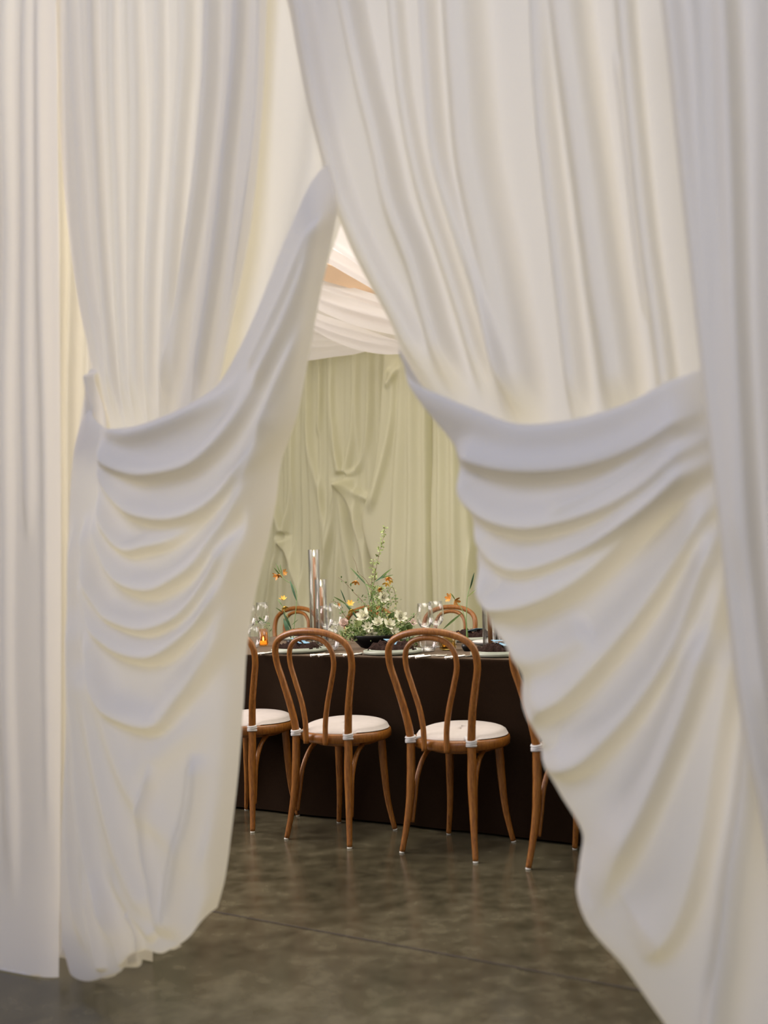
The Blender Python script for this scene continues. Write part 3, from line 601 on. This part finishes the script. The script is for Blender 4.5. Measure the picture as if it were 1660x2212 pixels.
def setting(P, where, side, seed, second_big=False):
    P = np.array(P); P[2] = ZT
    def put(name, mesh, mat, dz, label, cat, grp, rz=0.0, dxy=(0, 0)):
        key = (name, id(mesh))
        o = mk(name, *mesh, mat); o.location = tuple(P+np.array([dxy[0], dxy[1], dz])); o.rotation_euler = (0, 0, rz); return tag(o, label, cat, grp)
    put('dinner_plate', pm_big, M['plate'], .0, 'large lower sage green plate with upright rim, '+where, 'plate', 'sage plates on the table')
    put('side_plate', pm_small, M['plate'], .0095, 'smaller upper sage green plate in the stack '+where, 'plate', 'sage plates on the table', dxy=(0.0, 0))
    rz = TH + (0 if side > 0 else math.pi) + R(random.uniform(-8, 8))
    nk = put('napkin', napkin_mesh(seed), M['napkin'], .0185, 'crumpled dark brown napkin '+where, 'napkin', 'dark brown napkins on the plates', rz)
    for q in (-1, 1): mk('fringe', *fringe(.21, .10, seed+q, q), M['napkin'], nk)['kind'] = 'stuff'
    cd = mk('menu_card', *box((0, 0, 0), .062, .10, .0012), M['blue_card'], None, False)
    cd.location = tuple(P+np.array([.01, 0, .056])); cd.rotation_euler = (R(12)*side, R(4), TH+R(62)); tag(cd, 'pale blue card on the napkin '+where, 'card', 'blue cards on the napkins')
    mk('ribbon', *merge([tube([(-.036, -.01, .003), (-.01, .0, .006), (.036, .012, .003)], .0022, 5, 10), tube([(-.034, .012, .003), (0, .003, .006), (.034, -.014, .003)], .0018, 5, 10)]), M['ribbon'], cd)
for i, (px, lab) in enumerate(((646, 'behind the left complete chair'), (848, 'between the two complete near chairs'), (1083, 'beside the right swagged curtain'))):
    d = ray(px, 1400); nb = .275; t_ = ((A0+nb*NV-O)@NV)/(d@NV); P = O+d*t_; setting(P, lab, 1, 20+i)
for i, (px, lab) in enumerate(((655, 'across the table, far left'), (838, 'across the table behind the flowers'), (1024, 'across the table, far right'))):
    d = ray(px, 1385); nb = 1.055; t_ = ((A0+nb*NV-O)@NV)/(d@NV); P = O+d*t_; setting(P, lab, -1, 40+i)

# cutlery
def cut_mesh(kind):
    h = lathe([(0, 0), (.0065, .001), (.0072, .004), (.0060, .012), (.0074, .018), (.0054, .03), (.0062, .05), (.0050, .075), (.0066, .088), (.004, .094), (0, .095)], 10)
    V = [(x, z, y+.0075) for x, y, z in h[0]]; parts = [(V, h[1])]
    if kind == 'knife':
        parts.append(tube([(0, .09, .0055), (.001, .12, .005), (.001, .17, .004), (-.003, .205, .004)], [.004, .0085, .0085, .001], 8, 16, flat=.18))
    elif kind == 'fork':
        parts.append(tube([(0, .09, .0055), (0, .13, .004), (0, .148, .003)], [.003, .003, .009], 8, 10, flat=.3))
        for k in range(4): parts.append(tube([((k-1.5)*.0055, .146, .003), ((k-1.5)*.0058, .17, .003), ((k-1.5)*.0055, .195, .008)], [.0017, .0015, .0007], 5, 8))
    else:
        parts.append(tube([(0, .09, .0055), (0, .14, .004), (0, .16, .003), (0, .18, .003), (0, .195, .006)], [.003, .0025, .015, .017, .002], 10, 18, flat=.22))
    return merge(parts)
cm = {k: cut_mesh(k) for k in ('knife', 'fork', 'spoon')}
cmesh = {}
def cutlery(kind, px, py, lab, rz=0.0):
    P = tz(px, py, ZT+.004)
    if kind not in cmesh:
        o = mk('table_'+kind if kind != 'fork' else 'table_fork', *cm[kind], M['silver']); cmesh[kind] = o
    else:
        o = cmesh[kind].copy(); COL.objects.link(o)
    o.location = (float(P[0]), float(P[1]), ZT+.0002); o.rotation_euler = (0, 0, TH+rz); tag(o, lab, kind, 'silver cutlery on the brown cloth')
cutlery('fork', 551, 1415, 'silver fork, left one of the pair beside the left curtain', R(-12)); cutlery('fork', 562, 1414, 'silver fork, right one of the pair beside the left curtain', R(-12))
cutlery('knife', 671, 1418, 'silver knife, left of the pair seen through the left complete chair', R(-14)); cutlery('spoon', 688, 1418, 'silver spoon, right of the pair seen through the left complete chair', R(-14))
cutlery('fork', 742, 1418, 'silver fork, left of the pair just right of the left complete chair', R(-12)); cutlery('fork', 752, 1417, 'silver fork, right of the pair just right of the left complete chair', R(-12))
cutlery('knife', 884, 1421, 'silver knife, left of the pair in front of the ribbed wine glass', R(-16)); cutlery('spoon', 898, 1422, 'silver spoon, right of the pair in front of the ribbed wine glass', R(-16))
cutlery('fork', 962, 1423, 'silver fork, left of the pair in front of the gold votive', R(-14)); cutlery('fork', 974, 1422, 'silver fork, right of the pair in front of the gold votive', R(-14))

# glasses
def wine_mesh(h=.215, rb=.037, rib=0):
    z0 = h*.46
    out = [(0, 0), (.034, 0), (.035, .002), (.012, .005), (.0045, .012), (.004, z0-.012), (.008, z0-.003), (rb*.62, z0+.008), (rb*.95, z0+.03), (rb*1.04, z0+.05), (rb, z0+.08), (rb*.90, h)]
    inn = [(rb*.90-.0016, h), (rb-.0016, z0+.08), (rb*1.04-.0016, z0+.05), (rb*.95-.0016, z0+.031), (rb*.62-.001, z0+.0105), (0, z0+.004)]
    return lathe(out+inn, 96, rib, .00016 if rib else 0, ribz=(z0+.02, h-.012))
def tumbler_mesh(h=.10, r=.038, rib=0):
    out = [(0, 0), (r*.55, 0), (r*.72, .004), (r*.95, .025), (r*1.05, .048), (r, .075), (r*.90, h)]; inn = [(r*.90-.0017, h), (r-.0017, .075), (r*1.05-.0017, .048), (r*.95-.0017, .027), (r*.7, .010), (0, .008)]
    return lathe(out+inn, 96, rib, .00016 if rib else 0, ribz=(.02, h-.01))
def Pn(px, n, py=1380):
    d = ray(px, py); t_ = ((A0+n*NV-O)@NV)/(d@NV); P = O+d*t_; return np.array([P[0], P[1], ZT])
def glass_thing(name, P, mesh, label, cat, grp, mat='glass'):
    o = mk(name, *mesh, M[mat]); o.location = tuple(map(float, P)); return tag(o, label, cat, grp)
WG = 'clear wine glasses on the table'; TG = 'clear stemless tumblers on the table'
glass_thing('wine_glass', Pn(920, .52), wine_mesh(.222, .038, 44), 'finely ribbed clear wine glass right of the flowers, the front one of two', 'wine glass', WG)
glass_thing('wine_glass', Pn(944, .66), wine_mesh(.225, .038, 44), 'finely ribbed clear wine glass right of the flowers, the rear one of two', 'wine glass', WG)
glass_thing('wine_glass', Pn(706, .50), wine_mesh(.215, .036), 'clear wine glass left of the flowers, the front one of two', 'wine glass', WG)
glass_thing('wine_glass', Pn(727, .64), wine_mesh(.222, .036), 'clear wine glass left of the flowers, the rear one of two', 'wine glass', WG)
glass_thing('wine_glass', Pn(540, .62), wine_mesh(.215, .036), 'clear wine glass cut off by the edge of the left curtain', 'wine glass', WG)
glass_thing('wine_glass', Pn(568, .76), wine_mesh(.225, .036), 'clear wine glass above the amber votive', 'wine glass', WG)
glass_thing('tumbler', Pn(925, .42), tumbler_mesh(.112, .042), 'clear tumbler standing below the two ribbed wine glasses', 'tumbler', TG)
glass_thing('tumbler', Pn(715, .40), tumbler_mesh(.108, .04), 'clear tumbler behind the arch of the chair beside the left curtain', 'tumbler', TG)
glass_thing('tumbler', Pn(547, .47), tumbler_mesh(.112, .036), 'clear tumbler touching the edge of the left curtain', 'tumbler', TG)
def votive(P, r, h, mat, lab, lit):
    o = mk('votive_holder', *lathe([(0, 0), (r*.6, 0), (r*.9, .006), (r, .016), (r, h), (r-.003, h), (r-.003, .018), (r*.85, .010), (0, .010)], 120, 26, .0006, ribz=(.02, h-.001)), M[mat])
    o.location = tuple(map(float, P)); tag(o, lab, 'votive', 'ribbed glass votives')
    w = mk('tealight', *lathe([(0, .0), (r*.62, 0), (r*.62, .018), (0, .017)], 32), M['amber_wax'] if lit else M['brass']); w.location = tuple(map(float, P+np.array([0, 0, .0102])))
    tag(w, ('lit' if lit else 'metal-cupped')+' tealight inside the '+('amber votive at the left' if lit else 'gold votive at the right'), 'candle', 'tealights in the votives')
    if lit: mk('flame', *lathe([(0, .018), (.004, .024), (.003, .034), (0, .042)], 12), M['flame'], w)
votive(Pn(569, .58), .028, .092, 'amber_glass', 'ribbed amber glass votive with a lit candle, by the left curtain', True)
votive(Pn(967, .50), .042, .088, 'gold_glass', 'ribbed gold-tinted glass votive beneath the orange flower at the right', False)
glass_thing('salt_dish', Pn(657, .14+.02), lathe([(0, 0), (.012, 0), (.018, .006), (.02, .016), (.018, .016), (.015, .007), (0, .005)], 32), 'tiny clear dish on the cloth edge behind the chair beside the left curtain', 'dish', None) if False else None
o = mk('salt_dish', *lathe([(0, 0), (.016, 0), (.022, .006), (.024, .018), (.021, .018), (.018, .008), (0, .006)], 32), M['tie']); o.location = tuple(Pn(903, .36)); tag(o, 'small white dish beside the tumbler right of the flower bowl', 'dish')
o = mk('serving_dish', *lathe([(0, 0), (.07, 0), (.10, .012), (.115, .022), (.112, .024), (.09, .014), (0, .008)], 40), M['tie']); o.location = tuple(Pn(1070, .80)); tag(o, 'white shallow dish behind the candle cylinders at the right', 'dish')

# candles in tall glass cylinders
def cyl_candle(P, H_, hc, lab, lit=True, r=.033, g=True):
    o = mk('glass_cylinder', *lathe([(0, 0), (r, 0), (r, H_), (r-.0028, H_), (r-.0028, .008), (0, .008)], 56), M['thick_glass']); o.location = tuple(map(float, P)); tag(o, 'glass cylinder around the '+lab, 'candle holder', 'tall glass candle cylinders')
    c = empty('taper_candle', P+np.array([0, 0, .0085]), 0, lab, 'candle', 'tan taper candles')
    mk('wax', *lathe([(0, 0), (.011, 0), (.0105, hc*.5), (.0075, hc-.004), (.003, hc), (0, hc)], 24), M['candle'], c)
    mk('wick', *tube([(0, 0, hc-.002), (.0008, 0, hc+.010)], .0008, 6), M['wick'], c)
    if lit: mk('flame', *lathe([(0, hc+.004), (.0035, hc+.011), (.0045, hc+.018), (.0028, hc+.030), (0, hc+.042)], 14), M['flame'], c)
cyl_candle(Pn(684, .86), .505, .455, 'tallest lit tan taper candle, left of the flowers')
cyl_candle(Pn(697, .70), .345, .295, 'shorter lit tan taper candle, just right of the tallest one')
cyl_candle(Pn(1060, .62), .50, .44, 'tan taper candle leftmost of three by the right curtain', r=.036)
cyl_candle(Pn(1074, .86), .40, .34, 'tan taper candle in the middle of three by the right curtain')
cyl_candle(Pn(1086, .66), .30, .24, 'short tan taper candle rightmost of three by the right curtain')

# ------------------------------------------------------------------ flowers
def leaf_mesh(base, tip, wid, bend=0.1, up=None, n=7, fold=.15):
    base, tip = np.array(base, float), np.array(tip, float); d = tip-base; L_ = np.linalg.norm(d)+1e-9; d /= L_
    up = np.array([random.uniform(-1, 1), random.uniform(-1, -.2), random.uniform(-.3, 1)]) if up is None else np.array(up, float)
    sd = np.cross(d, up); sd /= np.linalg.norm(sd)+1e-9; nn = np.cross(sd, d); V = []; F = []
    for i in range(n+1):
        f = i/n; w = wid*math.sin(math.pi*min(1, f*.94+.03))**.8; c = base+d*L_*f+nn*bend*L_*math.sin(math.pi*f)
        V += [c-sd*w+nn*w*fold, c, c+sd*w+nn*w*fold]
    for i in range(n):
        a = 3*i; F += [(a, a+1, a+4, a+3), (a+1, a+2, a+5, a+4)]
    return V, F
def bloom(c, direc, size, npet, rows=2, open_=.7, wid=.42):
    direc = np.array(direc, float); direc /= np.linalg.norm(direc); a = np.array([0, 0, 1.]) if abs(direc[2]) < .9 else np.array([1., 0, 0])
    x = np.cross(direc, a); x /= np.linalg.norm(x); y = np.cross(direc, x); P = []
    for r in range(rows):
        op = open_*(1-.38*r); s = size*(1-.12*r)
        for k in range(npet):
            q = 2*math.pi*(k+.5*r)/npet+random.uniform(-.12, .12); rd = math.cos(q)*x+math.sin(q)*y; V = []; F = []; n = 6
            tg = np.cross(direc, rd); o2 = op*random.uniform(.85, 1.15)
            for i in range(n+1):
                f = i/n; w = size*wid*math.sin(math.pi*(.08+.86*f))**.7*.5
                rad = s*(math.sin(f*1.5)*o2); hh = s*(f*(1-.35*o2)) - s*.18*o2*f**4
                cc = np.array(c)+rd*rad+direc*hh
                V += [cc-tg*w+direc*w*.0+rd*(-w*.3), cc, cc+tg*w-rd*w*.3]
            for i in range(n): F += [(3*i, 3*i+1, 3*i+4, 3*i+3), (3*i+1, 3*i+2, 3*i+5, 3*i+4)]
            P.append((V, F))
    return merge(P)
def rel(P, root): return np.asarray(P)-np.array(root.location)
def shift(mesh, root): v = np.array([list(x) for x in mesh[0]])-np.array(root.location); return v, mesh[1]

Yc = 5.50
bp_ = Pn(812, .58); Yc = float(bp_[1])
bowl = mk('flower_bowl', *lathe([(0, 0), (.06, 0), (.075, .006), (.112, .045), (.128, .066), (.126, .068), (.108, .048), (.07, .014), (0, .012)], 48), M['black']); bowl.location = tuple(bp_)
tag(bowl, 'low black bowl holding the white and green flower arrangement', 'bowl')
pc = lambda px, py, dy=0.0: at(px, py, Yc+dy)
FG = 'cut stems in the black flower bowl'
# white blooms
def white(px, py, sz, lab, mat='white_petal', npet=7, dirn=(0, -1, .5), dy=-.115, rows=2, open_=.75):
    sz *= 1.42
    c = pc(px, py, dy); base = np.array([bp_[0]+(c[0]-bp_[0])*.25, bp_[1]+dy*.3, ZT+.04]); root = empty('white_flower' if mat == 'white_petal' else 'blush_flower', base, 0, lab, 'flower', FG)
    c2 = c-np.array(dirn)/np.linalg.norm(dirn)*sz*.35
    mk('blossom', *shift(bloom(c2, dirn, sz, npet, rows, open_), root), M[mat], root)
    mk('stem', *shift(tube([base, (base+c2)/2+np.array([0, 0, .012]), c2], [.0022, .002], 6, 10), root), M['stem'], root)
    mk('stamens', *shift(merge([tube([c2, c2+np.array(dirn)*sz*.25+rng.normal(0, .003, 3)], .0009, 4) for k in range(8)]), root), M['leaf_light'], root)
white(786, 1330, .036, 'largest white flower, high on the left of the bowl', dirn=(-.5, -.8, .5), rows=3)
white(744, 1347, .030, 'blush pink flower at the far left of the arrangement', 'pink_petal', 9, (-.3, -.8, .6), rows=3, open_=.6)
white(817, 1344, .028, 'white flower low in the centre, left of its twin', dirn=(-.2, -.9, .7))
white(842, 1348, .030, 'white flower low in the centre, right of its twin', dirn=(.2, -.9, .6))
white(829, 1290, .027, 'white flower held high beneath the small orange bell', dirn=(.4, -.9, .1), rows=3)
white(866, 1331, .030, 'white flower at the right shoulder of the arrangement', dirn=(.3, -.9, .4), rows=3)
white(795, 1353, .022, 'small creamy star flower left of centre', dirn=(-.2, -1, .5), open_=.9)
white(803, 1372, .024, 'creamy star flower drooping over the rim of the bowl', dirn=(-.2, -1, -.5), open_=1.0)
white(853, 1362, .020, 'small white flower below the white one at the right shoulder', dirn=(.3, -.9, .3))
white(893, 1344, .018, 'small blush flower at the right end beside the ribbed wine glass', 'pink_petal', 7, (.4, -.8, .5))
# leafy branches
def branch(pts, lab, nleaf, ls, mat='leaf_light', tw='twig', dy=0.0, r0=.0018, spread=.014, start=.15, name='leafy_branch'):
    P = spline(np.array([pc(x, y, dy+.02*i/len(pts)) for i, (x, y) in enumerate(pts)]), 40)
    root = empty(name, P[0], 0, lab, 'branch', FG)
    mk('twig', *shift(tube(P, np.linspace(r0, r0*.35, 40), 6), root), M[tw], root); ps = []
    for k in range(nleaf):
        f = start+(1-start)*random.random(); c = P[int(f*39)]; d = rng.normal(0, 1, 3); d /= np.linalg.norm(d); b0 = c+d*spread*random.uniform(0, .8)
        ps.append(leaf_mesh(b0, b0+d*ls*random.uniform(.6, 1.2)+np.array([0, 0, .2*ls]), ls*.26)); ps.append(tube([c, b0], .0005, 4))
    mk('leaves', *shift(merge(ps), root), M[mat], root)
branch([(803, 1370), (805, 1330), (806, 1285), (811, 1240), (820, 1195), (828, 1165), (832, 1136)], 'tallest airy light green branch rising above the whole arrangement', 90, .016, start=.35)
branch([(815, 1370), (808, 1320), (803, 1270), (806, 1230), (808, 1205)], 'airy light green branch just left of the tallest one', 60, .015, start=.3)
branch([(800, 1360), (787, 1305), (765, 1280), (745, 1258), (731, 1247)], 'arching brown twig with small leaves reaching to the upper left', 30, .015, 'leaf', spread=.02)
branch([(806, 1340), (800, 1272), (790, 1252), (775, 1238), (768, 1215), (762, 1202)], 'bare reddish twig reaching up left of the tallest branch', 8, .010, 'leaf')
branch([(815, 1350), (835, 1290), (848, 1268), (855, 1290), (856, 1318)], 'fine green spray hanging over at the right of the tall branches', 44, .010, spread=.016, start=.4)
branch([(820, 1360), (826, 1310), (838, 1300), (846, 1300)], 'short leafy green sprig in the middle of the arrangement', 50, .014, 'leaf', start=.1, spread=.02)
branch([(770, 1370), (745, 1330), (725, 1300), (715, 1300)], 'thin leafy sprig curving out left behind the blush flower', 34, .014, 'leaf', spread=.02)
branch([(850, 1375), (880, 1345), (896, 1330), (904, 1322)], 'leafy sprig reaching right toward the ribbed wine glass', 40, .015, 'leaf', spread=.02)
branch([(790, 1380), (750, 1375), (728, 1372), (718, 1385)], 'low leafy sprig trailing left over the rim of the black bowl', 50, .014, 'leaf', spread=.02)
branch([(850, 1385), (880, 1385), (895, 1392), (905, 1390)], 'low leafy sprig trailing right over the rim of the black bowl', 40, .014, 'leaf', spread=.02)
# orange nodding flowers on long stems
def orange(root, P, dirn, sz=.02, mat='orange_petal'):
    sz *= 1.35; return mk('blossom', *shift(bloom(P, dirn, sz, 6, 1, .8, .45), root), M[mat], root)
def lily(pts, lab, flowers, leaves, Y, grp=FG, r=.0022):
    P = np.array([at(x, y, Y+.01*i) for i, (x, y) in enumerate(pts)]); root = empty('orange_flower_stem', P[0], 0, lab, 'flower', grp)
    mk('stem', *shift(tube(P, [r, r*.8, r*.6], 8, 30), root), M['stem'], root)
    for (x, y, dx, dz, s, m_) in flowers: orange(root, at(x, y, Y-.01), (dx, -.5, dz), s, m_)
    for (x0, y0, x1, y1, w, m_) in leaves: mk('leaf', *shift(leaf_mesh(at(x0, y0, Y), at(x1, y1, Y+random.uniform(-.03, .03)), w, .08, (0, -1, .2), 10, .3), root), M[m_], root)
lily([(802, 1360), (797, 1285), (788, 1258), (777, 1243), (772, 1250)], 'orange nodding flower on the upper left of the arrangement', [(770, 1254, -.3, -.9, .020, 'orange_petal')], [(786, 1258, 757, 1226, .004, 'leaf'), (790, 1262, 766, 1236, .003, 'leaf_blue')], Yc-.03)
lily([(808, 1350), (806, 1262), (820, 1250), (836, 1243)], 'cluster of orange nodding flowers on the upper right of the arrangement', [(838, 1246, .1, -.9, .019, 'orange_petal'), (842, 1254, .6, -.7, .016, 'yellow_petal'), (836, 1258, -.3, -.8, .018, 'yellow_petal')], [(818, 1252, 847, 1228, .004, 'leaf'), (822, 1250, 850, 1242, .003, 'leaf'), (812, 1256, 836, 1240, .004, 'leaf_blue')], Yc-.03)
lily([(812, 1350), (808, 1290), (812, 1268), (818, 1264)], 'small orange bell just above the high white flower', [(820, 1269, .3, -1, .015, 'orange_petal'), (822, 1274, .0, -1, .012, 'orange_petal')], [(808, 1275, 800, 1300, .004, 'leaf'), (806, 1272, 790, 1262, .003, 'leaf')], Yc-.04)
lily([(788, 1365), (772, 1335), (757, 1312), (742, 1303)], 'yellow flower on the left with long blue-green leaves', [(757, 1306, .1, .6, .019, 'yellow_petal'), (758, 1316, .3, -.8, .018, 'yellow_petal'), (735, 1304, -.8, -.5, .012, 'orange_petal')], [(776, 1340, 742, 1300, .005, 'leaf_blue'), (748, 1305, 721, 1289, .004, 'leaf'), (748, 1303, 736, 1273, .003, 'leaf_blue'), (765, 1320, 790, 1315, .005, 'leaf')], Yc-.05)
for (x, y, l_) in ((846, 1330, .028), (885, 1355, .032), (872, 1362, .026), (776, 1345, .030), (838, 1366, .022)):
    r_o = empty('round_leaf', pc(x-6, y+25, -.03), 0, 'rounded green leaf in the arrangement', 'leaf', FG); mk('blade', *shift(leaf_mesh(pc(x-5, y+10, -.03), pc(x+6, y-8, -.05), l_*.5, .1, (0, -1, .3), 10, .2), r_o), M['leaf' if x > 800 else 'leaf_light'], r_o)
    mk('stalk', *shift(tube([pc(x-6, y+25, -.03), pc(x-5, y+10, -.03)], .001, 5), r_o), M['stem'], r_o)
    r_o['label'] = {846: 'round green leaf beside the white flower at the right shoulder', 885: 'broad green leaf near the right end of the arrangement', 872: 'green leaf below the white flower at the right shoulder', 776: 'pale green leaf under the largest white flower', 838: 'green leaf below the twin white flowers'}[x]
# fine filler foliage
ps = []
for k in range(1900):
    a = random.uniform(0, 2*math.pi); q = random.random()**.6; rx, ry = .180*q, .10*q
    c = np.array([bp_[0]+.008+rx*math.cos(a), bp_[1]+ry*math.sin(a), 0]); top = .055+.10*(1-q**2)*random.uniform(.3, 1); c[2] = ZT+.05+random.random()*top*.9 - (.03*max(0, q-.75)*4)*random.random()
    d = np.array([math.cos(a)*.6, math.sin(a)*.6, random.uniform(-.2, 1)]) + rng.normal(0, .5, 3); d /= np.linalg.norm(d); l_ = random.uniform(.010, .024)
    ps.append((leaf_mesh(c, c+d*l_, l_*random.uniform(.10, .2), n=4), random.random()))
for k in range(520):
    f = random.random(); c = pc(822+random.gauss(0, 1)*(20-9*f), 1362-92*f, random.uniform(-.07, .05)); d = np.array([rng.normal(0, .7), rng.normal(0, .7), random.uniform(0, 1.2)]); d /= np.linalg.norm(d)
    ps.append((leaf_mesh(c, c+d*random.uniform(.010, .022), random.uniform(.0018, .004), n=4), random.random()))
for nm, lo, hi, mt, lb in (('filler_foliage', 0, .5, 'leaf', 'dense fine dark green foliage filling the black bowl'), ('filler_foliage', .5, 1.01, 'leaf_light', 'fine light yellow-green foliage among the white flowers')):
    o = mk(nm, *merge([m_ for m_, q in ps if lo <= q < hi]), M[mt]); tag(o, lb, 'foliage', None, 'stuff')
ps = [lathe([(0, -.002), (.0022, 0), (0, .002)], 6, c=tuple(pc(random.gauss(828, 22), random.gauss(1330, 16), random.uniform(-.08, .0)))) for k in range(60)]
tag(mk('tiny_yellow_buds', *merge(ps), M['yellow_petal']), 'tiny yellow buds scattered through the foliage', 'buds', None, 'stuff')

# bud vases
def budvase(P, lab, r=.028):
    o = mk('bud_vase', *lathe([(0, 0), (r*.55, 0), (r*.7, .004), (r, .02), (r*1.02, .032), (r*.95, .033), (r*.9, .022), (r*.5, .006), (0, .005)], 36), M['black']); o.location = tuple(map(float, P)); return tag(o, lab, 'vase', 'small black bud bowls')
vL = Pn(630, .60); budvase(vL, 'small black bowl with orange flower stems behind the chair beside the left curtain'); YL = float(vL[1])
vR = Pn(1010, .47); budvase(vR, 'small black bowl with a tall orange flower stem beside the gold votive'); YR = float(vR[1])
GL, GR = 'stems in the left bud bowl', 'stems in the right bud bowl'
lily([(632, 1400), (637, 1340), (641, 1300), (641, 1278), (632, 1263), (615, 1252), (605, 1238)], 'tall curved stem with orange flowers at its tip, nearest the left curtain', [(600, 1243, -.9, -.5, .022, 'orange_petal'), (604, 1240, -.2, -.9, .018, 'orange_petal'), (612, 1237, .8, .1, .018, 'orange_petal')],
     [(641, 1298, 627, 1254, .006, 'leaf_blue'), (608, 1246, 592, 1226, .004, 'leaf'), (607, 1240, 596, 1217, .003, 'leaf'), (610, 1244, 605, 1218, .003, 'leaf')], YL, GL)
lily([(630, 1402), (628, 1360), (622, 1332), (614, 1320), (611, 1308)], 'short stem with yellow and orange flowers, left in the left bud bowl', [(612, 1296, .1, .9, .020, 'yellow_petal'), (615, 1309, .2, -.9, .020, 'yellow_petal')], [(629, 1378, 613, 1336, .011, 'leaf_blue'), (630, 1360, 612, 1322, .006, 'leaf_blue'), (611, 1310, 600, 1294, .003, 'leaf'), (610, 1322, 596, 1313, .003, 'leaf'), (631, 1350, 645, 1338, .002, 'leaf')], YL-.03, GL)
lily([(1010, 1400), (1008, 1345), (1009, 1305), (1011, 1285), (1017, 1265), (1022, 1252)], 'tallest bare green stem with a pointed leaf tip at the right curtain', [], [(1016, 1272, 1025, 1237, .004, 'leaf_blue'), (1010, 1290, 1040, 1265, .003, 'leaf_light'), (1011, 1400, 1009, 1352, .004, 'stem')], YR, GR)
lily([(1009, 1400), (1007, 1345), (1002, 1325), (994, 1308), (987, 1298)], 'stem bearing two open orange flowers beside the right curtain', [(973, 1293, -.5, .2, .021, 'orange_petal'), (983, 1297, .4, -.3, .021, 'orange_petal'), (991, 1366, -.2, -.8, .017, 'orange_petal')], [(999, 1324, 958, 1359, .005, 'leaf'), (984, 1296, 974, 1281, .003, 'leaf')], YR-.02, GR)
# sprig at left by the votive
Yc2 = Yc; Yc = float(Pn(580, .62)[1])
branch([(583, 1385), (582, 1360), (575, 1345), (560, 1340), (553, 1350)], 'small green leafy sprig beside the amber votive', 26, .014, 'leaf', 'stem', spread=.02, start=.3)
Yc = Yc2
